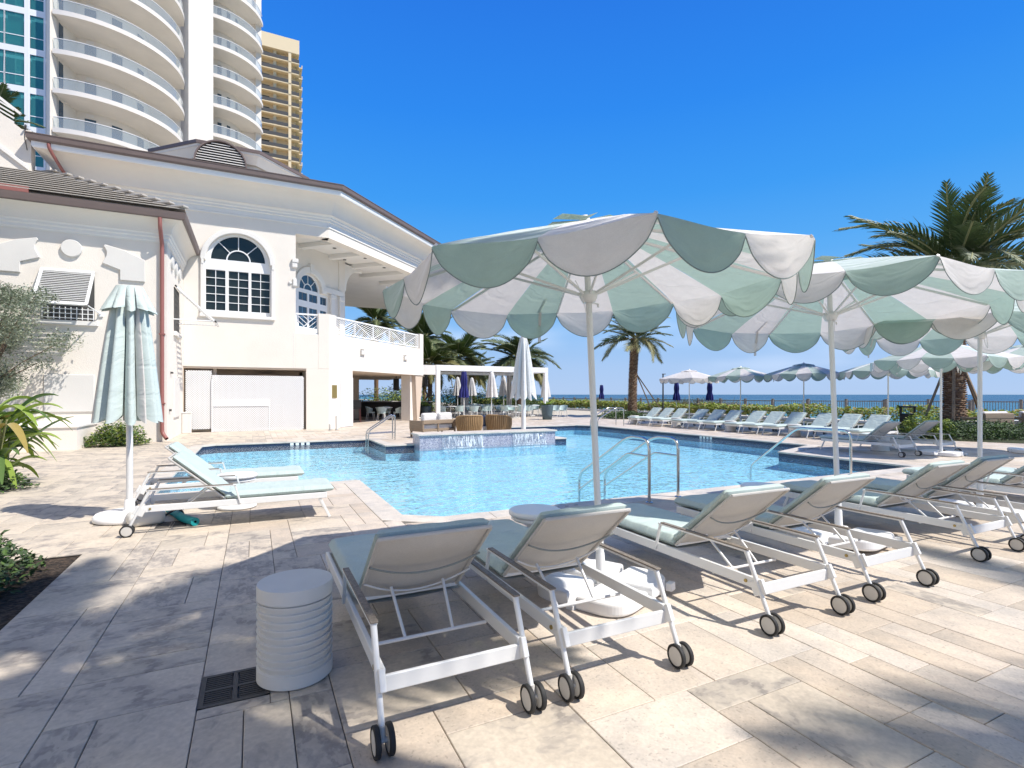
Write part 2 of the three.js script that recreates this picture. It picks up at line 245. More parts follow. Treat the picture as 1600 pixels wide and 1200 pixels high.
{
  const deckOutline = [[-16, 6], [30, 6], [30, -14], [19.6, -23], [19.6, -46], [-16, -46]];
  const s = new THREE.Shape(deckOutline.map(([x, z]) => new THREE.Vector2(x, -z)));
  for (const h of [pool, bed]) s.holes.push(new THREE.Path(h.map(([x, z]) => new THREE.Vector2(x, -z))));
  const deck = new THREE.Group(); deck.name = 'pool_deck'; deck.userData = { kind: 'structure', label: 'cream travertine paving round the pool', }; scene.add(deck);
  part('grout_bed', metric(new THREE.ShapeGeometry(s).rotateX(-Math.PI / 2).translate(0, -0.010, 0)), M.grout, deck);
  // pavers of one, two or three modules a side
  const x0 = -52, x1 = 142, z0 = -148, z1 = 24, W = x1 - x0, H = z1 - z0, used = new Uint8Array(W * H), R = rng(77), list = [];
  const free = (i, j) => i >= 0 && j >= 0 && i < W && j < H && !used[j * W + i];
  for (let j = 0; j < H; j++) for (let i = 0; i < W; i++) {
    const x = GX + (x0 + i + 0.5) * UNIT, z = GZ + (z0 + j + 0.5) * UNIT;
    if (inside(copingOuter, x, z) || inside(bed, x, z) || !inside(deckOutline, x, z) || (x > -0.245 && x < 0.16 && z > -3.23 && z < -2.81)) used[j * W + i] = 1;
  }
  const sizes = [[2, 3], [3, 2], [3, 3], [1, 3], [3, 1], [2, 2], [3, 2], [2, 3], [3, 1]];
  for (let j = 0; j < H; j++) for (let i = 0; i < W; i++) {
    if (!free(i, j)) continue;
    let pick = null; const order = sizes.map((q) => [R(), q]).sort((p, q) => p[0] - q[0]).map((q) => q[1]);
    for (let q = 0; q < sizes.length && !pick; q++) { const [w, h] = order[q]; let ok = true; for (let b = 0; b < h && ok; b++) for (let a = 0; a < w; a++) if (!free(i + a, j + b)) { ok = false; break; } if (ok) pick = [w, h]; }
    if (!pick) for (const [w, h] of [[1, 2], [2, 1], [1, 1]]) { let ok = true; for (let b = 0; b < h && ok; b++) for (let a = 0; a < w; a++) if (!free(i + a, j + b)) { ok = false; break; } if (ok) { pick = [w, h]; break; } }
    for (let b = 0; b < pick[1]; b++) for (let a = 0; a < pick[0]; a++) used[(j + b) * W + i + a] = 1;
    const cx = GX + (x0 + i + pick[0] / 2) * UNIT, cz = GZ + (z0 + j + pick[1] / 2) * UNIT, D = depthOf(cx, cz), X = cx * CY + cz * SY;
    list.push({ w: pick[0], h: pick[1], cx, cz, D, show: D > 1.5 && Math.abs(X / D) < 1.03 ? pick[0] * pick[1] / (D * D * D) : 0 });
  }
  list.sort((a, b) => b.show - a.show);
  const cache = new Map(), slab = (w, h, k) => {
    const key = `${w},${h},${k}`; if (cache.has(key)) return cache.get(key);
    const a = w * UNIT / 2 - 0.0022, b = h * UNIT / 2 - 0.0022, c = 0.003, y = 0, lo = -0.014, P = [], U = [], ring = [[a, b], [-a, b], [-a, -b], [a, -b]];
    const o = [(k * 0.37) % 1 * 1.7, (k * 0.61) % 1 * 1.7], uv = (x, z) => (h > w ? [x + o[0], z + o[1]] : [z + o[0], x + o[1]]), turn = h > w;
    const tri = (...q) => { for (const [x, yy, z] of q) { P.push(x, yy, z); const t = turn ? [z, x] : [x, z]; U.push(t[0] + o[0], t[1] + o[1]); } };
    tri([a - c, y, b - c], [a - c, y, -b + c], [-a + c, y, -b + c]); tri([a - c, y, b - c], [-a + c, y, -b + c], [-a + c, y, b - c]);
    for (let q = 0; q < 4; q++) { const [px, pz] = ring[q], [qx, qz] = ring[(q + 1) % 4], pi = [px - Math.sign(px) * c, pz - Math.sign(pz) * c], qi = [qx - Math.sign(qx) * c, qz - Math.sign(qz) * c]; tri([pi[0], y, pi[1]], [qi[0], y, qi[1]], [qx, y - c, qz]); tri([pi[0], y, pi[1]], [qx, y - c, qz], [px, y - c, pz]); tri([px, y - c, pz], [qx, y - c, qz], [qx, lo, qz]); tri([px, y - c, pz], [qx, lo, qz], [px, lo, pz]); }
    const g = new THREE.BufferGeometry(); g.setAttribute('position', new THREE.Float32BufferAttribute(P, 3)); g.setAttribute('uv', new THREE.Float32BufferAttribute(U, 2)); g.computeVertexNormals(); cache.set(key, g); return g;
  };
  for (const [xa, xb, za, zb] of [[0.0735, 0.1563, -3.221, -2.8222], [-0.2423, 0.0705, -2.902, -2.8222]]) part('paver', metric(box6(xa, xb, -0.014, 0, za, zb, 0.002)), M.pavers[3], deck);
  const rest = M.pavers.map(() => []);
  list.forEach((p, n) => {
    const k = Math.floor(R() * 5), weathered = p.cx < 0.9 - R() * 1.2, q = weathered ? 3 + Math.floor(R() * 3) : R() < 0.12 ? 3 + Math.floor(R() * 3) : Math.floor(R() * 3), g = slab(p.w, p.h, k), dy = (R() - 0.5) * 0.0016;
    if (n < 300) { const m = part('paver', g, M.pavers[q], deck); m.position.set(p.cx, dy, p.cz); m.rotation.set((R() - .5) * .003, 0, (R() - .5) * .003); }
    else rest[q].push(g.clone().translate(p.cx, dy, p.cz));
  });
  rest.forEach((l, q) => { if (l.length) { const m = part('far_pavers', mergeGeometries(l), M.pavers[q], deck); m.userData.kind = 'stuff'; } });
  // coping stones
  const n = pool.length;
  for (let i = 0; i < n; i++) {
    const a = pool[i], b = pool[(i + 1) % n], A = copingOuter[i], B = copingOuter[(i + 1) % n], L = Math.hypot(b[0] - a[0], b[1] - a[1]), k = Math.max(1, Math.round(L / 0.61));
    const ux = (b[0] - a[0]) / L, uz = (b[1] - a[1]) / L; let nx = A[0] - a[0], nz = A[1] - a[1]; const dd = nx * ux + nz * uz; nx -= dd * ux; nz -= dd * uz; const nl = Math.hypot(nx, nz); nx /= nl; nz /= nl;
    for (let q = 0; q < k; q++) {
      const t0 = q / k, t1 = (q + 1) / k, e = 0.003, P = (p, r, t) => [lerp(p[0], r[0], t), lerp(p[1], r[1], t)], lip = (p) => [p[0] - nx * 0.025, p[1] - nz * 0.025];
      const c0 = lip(P(a, b, t0)), c1 = lip(P(a, b, t1)), d1 = P(A, B, t1), d0 = P(A, B, t0), f = (p, s) => [p[0] + ux * s * e + nx * 0, p[1] + uz * s * e];
      const poly = [f(c0, 1), f(c1, -1), f([d1[0] - nx * e, d1[1] - nz * e], -1), f([d0[0] - nx * e, d0[1] - nz * e], 1)]; let area = 0; poly.forEach(([x, z], w) => { const [x2, z2] = poly[(w + 1) % 4]; area += x * z2 - x2 * z; }); if (area > 0) poly.reverse();
      part('coping_stone', metric(prism(poly, -0.035, 0.002, 0.004)), M.coping, deck);
    }
  }
}
{                                                                      // the basin: tile band, walls, floor, steps
  const basin = new THREE.Group(); basin.name = 'pool_basin'; basin.userData = { kind: 'structure', label: 'pale blue pool shell with a dark waterline tile band' }; scene.add(basin);
  const wall = (y0, y1) => { const l = []; pool.forEach(([x, z], i) => { const [x2, z2] = pool[(i + 1) % pool.length], L = Math.hypot(x2 - x, z2 - z); l.push(grid(1, 1, (u, v) => [lerp(x, x2, u), lerp(y0, y1, v), lerp(z, z2, u), u * L, lerp(y0, y1, v)])); }); return merge(l); };
  part('waterline_tiles', wall(-0.26, -0.03), M.poolTile, basin);
  part('shell_wall', wall(-0.46, -0.26), M.plaster, basin);
  const s = new THREE.Shape(pool.map(([x, z]) => new THREE.Vector2(x, -z)));
  part('shell_floor', metric(new THREE.ShapeGeometry(s).rotateX(-Math.PI / 2).translate(0, -0.46, 0)), M.plaster, basin);
  part('pool_step', metric(box6(4.0, 6.6, -0.455, -0.28, -6.62, -6.175)), M.plaster, basin);
  { const chip = mat(.72, .73, .70, .3), ink = mat(.05, .05, .06, .5); for (const [x, z, k] of [[1.08, -18.075, 0], [14.815, -14.4, 1]]) for (let q = 0; q < 4; q++) part('depth_tile', [k ? box(.012, .075, .10, x, -.075, z + q * .16) : box(.10, .075, .012, x + q * .16, -.075, z)], chip, basin); for (let q = 0; q < 3; q++) part('depth_mark', [box(.055, .003, .012, 3.62 + q * .15, .0045, -6.02 - q * .004).rotateY(0)], ink, basin); }
  struct('pool_water', metric(new THREE.ShapeGeometry(s).rotateX(-Math.PI / 2).translate(0, WATER, 0)), M.water);
}
part('bed_soil', metric(prism(bed, -0.3, -0.02)), M.soil, scene).userData.kind = 'structure';
struct('lawn', metric(prism([[19.75, -23.2], [19.75, -10], [21.2, -7.4], [28.2, -7.4], [28.2, -34], [24.5, -34]], -0.2, 0.015)), M.lawn);
struct('garden_kerb', metric(merge([bar(V(28.25, 0.06, -7.4), V(28.25, 0.06, -60), 0.16, 0.16, 0.02), bar(V(19.7, 0.02, -23.2), V(19.7, 0.02, -10), 0.12, 0.1, 0.02)])), M.white);
struct('ground', metric(new THREE.PlaneGeometry(260, 320).rotateX(-Math.PI / 2).translate(-70, -1.40, -60)), M.sand);
{ const g = metric(prism([[18, -120], [33, -120], [33, 60], [18, 60]], -0.4, -0.03)); struct('terrace_ground', g, M.sand); }
{                                                                      // beach falling to the sea
  const R = noise2(12); struct('beach', grid(40, 60, (u, v) => { const x = lerp(33, 80, u), z = lerp(90, -260, v); return [x, lerp(-0.2, -3.2, smooth(0, 0.8, u)) + 0.25 * (R(x * .3, z * .3, 4096) - .5), z, x, z]; }), M.sand);
  const shoal = mat(.035, .27, .31, 0.22, { ior: 1.33, map: scaled(T.leaf, 1 / 60, 1 / 14), normalMap: scaled(T.ripple, 1 / 9), normalScale: new THREE.Vector2(0.5, 0.5) });
  const deep = mat(.008, .075, .165, 0.25, { ior: 1.33, map: scaled(T.leaf, 1 / 300, 1 / 60), normalMap: scaled(T.ripple, 1 / 14), normalScale: new THREE.Vector2(0.5, 0.5) });
  const mid = mat(.012, .155, .245, 0.23, { ior: 1.33, map: scaled(T.leaf, 1 / 160, 1 / 30), normalMap: scaled(T.ripple, 1 / 12), normalScale: new THREE.Vector2(0.5, 0.5) });
  const edge = (x, z, k) => x + 9 * Math.sin(z / 23 + k) + 5 * Math.sin(z / 9.1 + k * 2);
  const strip = (xa, xb, k, l, y) => grid(2, 160, (u, v) => { const z = lerp(400, -900, v), x = lerp(edge(xa, z, k), edge(xb, z, l), u); return [x, y, z, z, x]; });
  struct('sea', metric(new THREE.PlaneGeometry(30000, 60000).rotateX(-Math.PI / 2).translate(15070, -3.02, 0)), deep);
  struct('shallow_sea', strip(70, 190, 0, 1, -3.00), shoal);
  struct('shelf_sea', strip(150, 420, 3, 2, -3.01), mid);
}
// ---------------------------------------------------------------- buildings
function sweep(profile, line, closedEnds = false) {                    // a moulding: profile of [outward, y] run along a plan line of [x, z]
  const dirs = []; for (let i = 0; i + 1 < line.length; i++) { const dx = line[i + 1][0] - line[i][0], dz = line[i + 1][1] - line[i][1], l = Math.hypot(dx, dz); dirs.push([dx / l, dz / l]); }
  const nr = dirs.map(([x, z]) => [-z, x]), mitre = line.map((_, i) => { const a = nr[Math.max(0, i - 1)], b = nr[Math.min(nr.length - 1, i)], k = 1 + a[0] * b[0] + a[1] * b[1]; return [(a[0] + b[0]) / k, (a[1] + b[1]) / k]; });
  const P = [], U = []; let along = 0;
  for (let i = 0; i + 1 < line.length; i++) {
    const L = Math.hypot(line[i + 1][0] - line[i][0], line[i + 1][1] - line[i][1]); let w = 0;
    for (let j = 0; j + 1 < profile.length; j++) {
      const [o0, y0] = profile[j], [o1, y1] = profile[j + 1], at = (k, o, y) => [line[k][0] + mitre[k][0] * o, y, line[k][1] + mitre[k][1] * o], h = Math.hypot(o1 - o0, y1 - y0);
      const A = at(i, o0, y0), B = at(i + 1, o0, y0), C = at(i + 1, o1, y1), D = at(i, o1, y1);
      P.push(...A, ...B, ...C, ...A, ...C, ...D); U.push(along, w, along + L, w, along + L, w + h, along, w, along + L, w + h, along, w + h); w += h;
    }
    along += L;
  }
  const g = new THREE.BufferGeometry(); g.setAttribute('position', new THREE.Float32BufferAttribute(P, 3)); g.setAttribute('uv', new THREE.Float32BufferAttribute(U, 2)); g.computeVertexNormals(); return g;
}
const arc = (cx, cy, r, a0, a1, n) => Array.from({ length: n + 1 }, (_, i) => [cx + r * Math.cos(lerp(a0, a1, i / n)), cy + r * Math.sin(lerp(a0, a1, i / n))]);
const shapeOf = (pts) => new THREE.Shape(pts.map(([x, y]) => new THREE.Vector2(x, y)));
const extrude = (s, d, bevel = 0) => new THREE.ExtrudeGeometry(s, { depth: d - 2 * bevel, bevelEnabled: bevel > 0, bevelSize: bevel, bevelOffset: -bevel, bevelThickness: bevel, bevelSegments: 1, curveSegments: 28 }).translate(0, 0, bevel);
// the 45 degree side of the clubhouse: u runs along the wall from its corner, the outside is +w
const D45 = Math.SQRT1_2, corner = V(2.95, 0, -24.24), to45 = new THREE.Matrix4().makeBasis(V(D45, 0, -D45), V(0, 1, 0), V(D45, 0, D45)).setPosition(corner);
const on45 = (g) => g.applyMatrix4(to45);
function railing(parent, u0, u1, y0, y1, bays, place) {                // a fretwork balcony railing
  const r = part('railing', [place(box6(u0, u1, y1 - 0.06, y1, -0.05, 0.05)), place(box6(u0, u1, y0, y0 + 0.05, -0.04, 0.04))], M.whitePaint, parent), w = (u1 - u0) / bays;
  for (let b = 0; b <= bays; b++) part('railing_post', [place(box6(u0 + b * w - 0.025, u0 + b * w + 0.025, y0 + 0.05, y1 - 0.06, -0.035, 0.035))], M.whitePaint, r);
  const lo = y0 + 0.05, hi = y1 - 0.06, h = hi - lo, clip = (ax, ay, dx, dy, test) => { let t0 = null, t1 = null; for (let t = -3; t <= 3; t += 0.01) { const x = ax + dx * t, y = ay + dy * t; if (test(x, y)) { t0 ??= t; t1 = t; } } return t0 === null || t1 - t0 < 0.06 ? null : [t0, t1]; };
  for (let b = 0; b < bays; b++) {
    const x0 = u0 + b * w + 0.025, iw = w - 0.05, up = b % 2 === 0, side = (x, y) => (up ? (y - lo) / h - (x - x0) / iw : (y - lo) / h - (1 - (x - x0) / iw)), inn = (x, y) => x >= x0 && x <= x0 + iw && y >= lo && y <= hi, l = [];
    l.push(bar(V(x0, up ? lo : hi, 0), V(x0 + iw, up ? hi : lo, 0), 0.034, 0.034)); const dg = [iw, h], dl = Math.hypot(...dg), dx = dg[0] / dl, dy = dg[1] / dl;
    for (const half of [1, -1]) for (let k = -7; k <= 7; k++) {
      const cx = x0 + iw / 2 + k * 0.23, cy = lo + h / 2, ddx = dx, ddy = half > 0 ? (up ? -dy : dy) : (up ? dy : -dy), c = clip(cx, cy, ddx, ddy, (x, y) => inn(x, y) && side(x, y) * half > (half > 0 ? 0.03 : 0.03)); if (!c) continue;
      if (half < 0 && k === 0) continue;
      l.push(bar(V(cx + ddx * c[0], cy + ddy * c[0], 0), V(cx + ddx * c[1], cy + ddy * c[1], 0), 0.024, 0.024));
    }
    part('fretwork', l.map(place), M.whitePaint, r);
  }
}
{
  const o = thing('clubhouse', 'cream stucco clubhouse with arched window, fretwork balcony and deep curved eaves', 'building');
  // upper wall with its arched window
  const ws = shapeOf([[-5.9, 2.62], [1.6, 2.62], [1.6, 9.6], [-5.9, 9.6]]), wx0 = -1.80, wx1 = 0.66, ac = (wx0 + wx1) / 2, ar = 1.16, spring = 6.88;
  ws.holes.push(new THREE.Path([[wx0, 4.74], [wx1, 4.74], [wx1, spring], ...arc(ac, spring, ar, 0, Math.PI, 30), [wx0, spring]].map(([x, y]) => new THREE.Vector2(x, y))));
  const uw = part('wall', metric(extrude(ws, 0.35).translate(0, 0, -24.24 - 0.35)), M.stucco, o);
  part('wall_joint', [box6(1.50, 1.515, 2.62, 4.1, -24.242, -24.236)], M.relief, uw);
  const win = part('arched_window', [extrude((() => { const s = shapeOf([[wx0, 4.74], [wx1, 4.74], [wx1, spring], ...arc(ac, spring, ar, 0, Math.PI, 30), [wx0, spring]]); const h1 = new THREE.Path(arc(ac, spring + .10, ar - 0.17, 0, Math.PI, 26).map(([x, y]) => new THREE.Vector2(x, y))); s.holes.push(h1); for (const [a, b] of [[wx0 + .06, wx0 + .76], [ac - .37, ac + .37], [wx1 - .76, wx1 - .06]]) s.holes.push(new THREE.Path([[a, 4.92], [b, 4.92], [b, 6.55], [a, 6.55]].map(([x, y]) => new THREE.Vector2(x, y)))); return s; })(), 0.10).translate(0, 0, -24.47)], M.whitePaint, o);
  const pw = 0.335, ph = 0.305, paneG = new THREE.BoxGeometry(pw, ph, 0.012);
  for (const a of [wx0 + .06, ac - .37, wx1 - .76]) { const wide = (a === ac - .37 ? .74 : .70) / 2; for (let i = 0; i < 2; i++) for (let j = 0; j < 5; j++) { const m = part('pane', paneG, M.glassDark, win); m.position.set(a + wide * (i + .5), 4.92 + 0.326 * (j + .5), -24.45); } part('glazing_bar', [box6(a + wide - .013, a + wide + .013, 4.92, 6.55, -24.44, -24.40), ...[1, 2, 3, 4].map((j) => box6(a, a + wide * 2, 4.92 + .326 * j - .012, 4.92 + .326 * j + .012, -24.441, -24.405))], M.whitePaint, win); }
  for (let k = 0; k < 4; k++) part('pane', [extrude(shapeOf([...arc(ac, spring + .10, ar - .17, k * Math.PI / 4 + .02, (k + 1) * Math.PI / 4 - .02, 8), ...arc(ac, spring + .10, .44, (k + 1) * Math.PI / 4 - .04, k * Math.PI / 4 + .04, 8)]), 0.012).translate(0, 0, -24.455)], M.glassDark, win);
  part('pane', [extrude(shapeOf(arc(ac, spring + .10, .40, 0, Math.PI, 16)), 0.012).translate(0, 0, -24.455)], M.glassDark, win);
  part('fan_bars', [extrude(shapeOf([...arc(ac, spring + .10, .45, 0, Math.PI, 16), ...arc(ac, spring + .10, .405, Math.PI, 0, 16)]), .04).translate(0, 0, -24.443), ...[1, 2, 3].map((k) => bar(V(ac + .44 * Math.cos(k * Math.PI / 4), spring + .1 + .44 * Math.sin(k * Math.PI / 4), -24.42), V(ac + (ar - .15) * Math.cos(k * Math.PI / 4), spring + .1 + (ar - .15) * Math.sin(k * Math.PI / 4), -24.42), .03, .03))], M.whitePaint, win);
  const hood = part('window_surround', [extrude((() => { const s = shapeOf([[wx1 + .10, 6.70], [wx1 + .10, spring + .02], ...arc(ac, spring, ar + .20, 0.05, Math.PI - .05, 34), [wx0 - .10, spring + .02], [wx0 - .10, 6.70], [wx0, 6.70], [wx0, spring], ...arc(ac, spring, ar + .005, Math.PI, 0, 34), [wx1, spring], [wx1, 6.70]]); return s; })(), .10, .02).translate(0, 0, -24.235)], M.trim, o);
  for (const x of [wx1, wx0 - .10]) part('window_jamb', [box6(x, x + .10, 4.74, 6.70, -24.236, -24.16)], M.trim, o);
  part('window_sill', [box6(wx0 - .14, wx1 + .14, 4.60, 4.735, -24.45, -24.13, .02)], M.trim, o);
  part('wall_lamp', [lathe([[0, 0], [.07, 0], [.07, .03], [.045, .05], [0, .06]], 16).rotateX(Math.PI / 2).translate(1.38, 6.24, -24.235)], M.relief, o, 'small round fitting beside the arched window');
  part('wall', metric(merge([box6(1.26, 1.598, 2.62, 9.6, -30.5, -24.592), box6(-5.9, -5.55, 0, 9.6, -44, -24.6)])), M.stucco, o);
  part('corbel', [box6(1.45, 1.66, 6.9, 7.25, -24.34, -24.15, .03), box6(1.45, 1.70, 7.12, 7.28, -24.36, -24.12, .02), box6(1.47, 1.64, 6.1, 6.45, -24.33, -24.17, .05)], M.trim, o);
  // frieze beam over the balcony, ceiling with joists
  part('beam', metric(merge([box6(1.602, 2.95, 8.36, 9.6, -24.70, -24.24), on45(box6(0.0, 13, 8.36, 9.6, -.46, -0.002))])), M.stucco, o);
  const ceil = part('balcony_ceiling', metric(prism([[1.6, -24.5], [2.85, -24.5], [12.2, -33.85], [12.2, -44], [-1, -44], [-1, -24.6]], 8.62, 8.80)), M.trim, o);
  for (const u of [1.2, 3.3, 5.4, 7.5, 9.6]) part('ceiling_joist', [on45(box6(u - .17, u + .17, 8.42, 8.615, -3.6, -.465))], M.trim, ceil);
  for (const [u, w] of [[2.2, -1.4], [4.3, -1.1], [4.2, -2.3], [6.4, -1.3]]) part('downlight', [on45(new THREE.CylinderGeometry(.09, .09, .02, 16).translate(u, 8.612, w))], M.charcoal, ceil);
  // inner wall with french doors
  const is = shapeOf([[.2, 4.1], [4.3, 4.1], [4.3, 8.62], [.2, 8.62]]), dc = 1.78, dr = 0.80, dsp = 6.52;
  is.holes.push(new THREE.Path([[dc - 1.42, 4.1], [dc + 1.42, 4.1], [dc + 1.42, dsp], ...arc(dc, dsp + .02, dr, 0, Math.PI, 22), [dc - 1.42, dsp]].map(([x, y]) => new THREE.Vector2(x, y))));
  part('inner_wall', metric(on45(extrude(is, .25).translate(0, 0, -2.75))), M.stucco, o);
  const doors = part('french_doors', [on45(extrude((() => { const s = shapeOf([[dc - 1.42, 4.1], [dc + 1.42, 4.1], [dc + 1.42, dsp], ...arc(dc, dsp + .02, dr, 0, Math.PI, 22), [dc - 1.42, dsp]]); const hole = (a, b, c, d) => s.holes.push(new THREE.Path([[a, c], [b, c], [b, d], [a, d]].map(([x, y]) => new THREE.Vector2(x, y)))); for (const [a, b] of [[dc - 1.34, dc - .86], [dc - .66, dc - .06], [dc + .06, dc + .66], [dc + .86, dc + 1.34]]) { hole(a, b, 6.02, 6.40); hole(a, b, 4.75, 5.72); } s.holes.push(new THREE.Path(arc(dc, dsp + .06, dr - .10, 0, Math.PI, 20).map(([x, y]) => new THREE.Vector2(x, y)))); return s; })(), .08).translate(0, 0, -2.68))], M.whitePaint, o);
  for (const [a, b] of [[dc - 1.34, dc - .86], [dc - .66, dc - .06], [dc + .06, dc + .66], [dc + .86, dc + 1.34]]) for (const [y0, y1] of [[6.02, 6.40], [4.75, 5.22], [5.24, 5.72]]) for (const [p, q] of [[a, (a + b) / 2 - .012], [(a + b) / 2 + .012, b]]) part('pane', [on45(box6(p, q, y0, y1, -2.65, -2.64))], M.glassBlue, doors);
  for (let k = 0; k < 4; k++) part('pane', [on45(extrude(shapeOf([...arc(dc, dsp + .06, dr - .10, k * Math.PI / 4 + .02, (k + 1) * Math.PI / 4 - .02, 6), ...arc(dc, dsp + .06, .30, (k + 1) * Math.PI / 4 - .05, k * Math.PI / 4 + .05, 6)]), .01).translate(0, 0, -2.65))], M.glassBlue, doors);
  part('pane', [on45(extrude(shapeOf(arc(dc, dsp + .06, .26, 0, Math.PI, 12)), .01).translate(0, 0, -2.65))], M.glassBlue, doors);
  part('fan_bars', [on45(extrude(shapeOf([...arc(dc, dsp + .06, .305, 0, Math.PI, 14), ...arc(dc, dsp + .06, .265, Math.PI, 0, 14)]), .03).translate(0, 0, -2.645)), ...[1, 2, 3].map((k) => on45(bar(V(dc + .3 * Math.cos(k * Math.PI / 4), dsp + .06 + .3 * Math.sin(k * Math.PI / 4), -2.63), V(dc + (dr - .08) * Math.cos(k * Math.PI / 4), dsp + .06 + (dr - .08) * Math.sin(k * Math.PI / 4), -2.63), .028, .028)))], M.whitePaint, doors);
  part('door_arch', [on45(extrude(shapeOf([...arc(dc, dsp + .02, dr + .34, 0, Math.PI, 26), ...arc(dc, dsp + .02, dr + .02, Math.PI, 0, 26)]), .12, .03).translate(0, 0, -2.51)), on45(extrude(shapeOf([[dc - .09, dsp + dr + .02], [dc + .09, dsp + dr + .02], [dc + .14, dsp + dr + .48], [dc - .14, dsp + dr + .48]]), .18, .02).translate(0, 0, -2.51)), on45(box6(dc - 1.5, dc - dr - .10, dsp + .12, dsp + .40, -2.50, -2.38, .03)), on45(box6(dc + dr + .10, dc + 2.45, dsp + .12, dsp + .40, -2.50, -2.38, .03))], M.trim, o);
  for (const u of [dc + 1.62, dc + 2.32]) part('pilaster', [on45(box6(u - .16, u + .16, 4.1, dsp + .12, -2.50, -2.38, .03)), on45(box6(u - .2, u + .2, dsp - .12, dsp + .10, -2.50, -2.34, .03))], M.trim, o);
  part('column', [on45(box6(3.95, 4.45, 4.1, 8.62, -3.0, -2.45, .02))], M.stucco, o);
  const brk = (u, w0) => on45(extrude((() => { const s = shapeOf([[0, 0], [0, 1.5], [1.5, 1.5], [1.5, 1.28], ...arc(1.42, 0.08, 1.2, Math.PI / 2, Math.PI, 14), [.16, 0]]); return s; })(), .26, .02).translate(-.0, 0, -.13).rotateY(-Math.PI / 2).translate(u, 7.0, w0));
  part('bracket', [on45(extrude(shapeOf([[0, 0], [0, 1.5], [1.7, 1.5], [1.7, 1.30], ...arc(1.5, 0.06, 1.24, Math.PI / 2, Math.PI, 14), [.18, 0]]), .28, .02).translate(4.45, 7.02, -2.86))], M.trim, o);
    // balcony parapet, piers, railings
  part('parapet', metric(merge([box6(1.602, 2.52, 2.62, 4.10, -24.52, -24.24), on45(box6(0.49, 8.13, 2.62, 4.18, -.28, 0))])), M.stucco, o);
  part('parapet_pier', metric(prism([[2.522, -24.235], [2.952, -24.235], [3.295, -24.578], [3.09, -24.78], [2.83, -24.53], [2.522, -24.53]], 2.62, 5.02, .012)), M.stucco, o);
  part('parapet_pier', metric(on45(box6(8.135, 8.55, 2.62, 5.05, -.30, .004, .01))), M.stucco, o);
  part('balcony_floor', metric(prism([[1.6, -24.53], [2.8, -24.53], [8.6, -30.4], [8.6, -40], [1.6, -40]], 3.9, 4.095)), M.stucco, o);
  railing(o, 1.62, 2.50, 4.13, 5.0, 1, (g) => g.translate(0, 0, -24.38));
  railing(o, 0.51, 8.12, 4.24, 5.0, 5, (g) => on45(g.translate(0, 0, -.14)));
  for (const u of [2.45, 6.45]) part('wall_speaker', [on45(box6(u - .17, u + .17, 3.42, 3.62, .003, .10, .01)), on45(extrude(shapeOf([[-.16, 0], [.16, 0], [0, .14]]), .05).translate(u, 3.68, .02))], M.relief, o);
  // ground floor
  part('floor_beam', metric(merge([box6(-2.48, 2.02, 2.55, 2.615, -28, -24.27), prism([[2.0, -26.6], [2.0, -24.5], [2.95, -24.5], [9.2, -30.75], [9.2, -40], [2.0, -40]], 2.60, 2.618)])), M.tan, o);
  part('pier', metric(prism([[2.02, -24.24], [2.95, -24.24], [4.15, -25.44], [4.15, -26.4], [2.02, -26.4]], 0, 2.618)), M.stucco, o);
  part('pier_door', [on45(box6(.78, 1.69, .04, 2.28, .002, .03, .004))], M.whitePaint, o, 'white flush door panel in the pier');
  part('plaque', [on45(box6(.20, .52, 1.35, 1.92, .002, .03, .006))], M.brass, o, 'brass plaque on the pier');
  part('pier', metric(on45(box6(7.55, 8.10, 0, 2.6, -.9, -.3, .01))), M.stucco, o);
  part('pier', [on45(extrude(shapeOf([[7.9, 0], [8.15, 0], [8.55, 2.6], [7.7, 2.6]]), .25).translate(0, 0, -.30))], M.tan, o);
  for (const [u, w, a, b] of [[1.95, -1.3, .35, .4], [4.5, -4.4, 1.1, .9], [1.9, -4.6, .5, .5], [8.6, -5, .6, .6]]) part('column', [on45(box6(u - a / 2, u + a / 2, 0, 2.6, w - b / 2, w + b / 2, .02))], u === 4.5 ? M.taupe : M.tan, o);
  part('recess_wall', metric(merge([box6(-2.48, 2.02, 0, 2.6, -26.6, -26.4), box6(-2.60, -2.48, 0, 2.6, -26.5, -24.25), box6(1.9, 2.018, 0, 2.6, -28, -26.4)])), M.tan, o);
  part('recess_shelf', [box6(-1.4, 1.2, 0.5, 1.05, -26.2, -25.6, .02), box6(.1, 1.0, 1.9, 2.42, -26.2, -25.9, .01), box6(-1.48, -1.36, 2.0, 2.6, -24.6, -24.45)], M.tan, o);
  const lattice = (x0, x1, y0, y1, z) => { const l = [], st = 0.085, h = y1 - y0, w = x1 - x0; for (let k = -Math.ceil(h / st); k <= Math.ceil(w / st); k++) for (const s of [1, -1]) { let a = x0 + k * st, t0 = Math.max(0, (x0 - a)), t1 = Math.min(h, x1 - a); if (t1 - t0 < .05) continue; l.push(s > 0 ? bar(V(a + t0, y0 + t0, z), V(a + t1, y0 + t1, z), .008, .033) : bar(V(a + t0, y1 - t0, z - .009), V(a + t1, y1 - t1, z - .009), .008, .033)); } return merge(l); };
  const scr = thing('lattice_screen', 'white diagonal lattice screen panels closing the recess under the clubhouse', 'lattice screen');
  part('lattice_panel', lattice(-2.42, -1.52, .12, 2.46, -24.30), M.whitePaint, scr, 'taller lattice panel, a gate'); part('lattice_panel', lattice(-1.50, 1.92, .0, 2.28, -24.26), M.whitePaint, scr);
  part('screen_rail', [box6(-1.50, .58, 1.02, 1.30, -24.25, -24.235), box6(.56, .60, 0, 1.3, -24.25, -24.236), box6(-1.53, -1.50, 0, 2.12, -24.31, -24.24)], M.whitePaint, scr);
  rebase(scr, -.3, 0, -24.3);
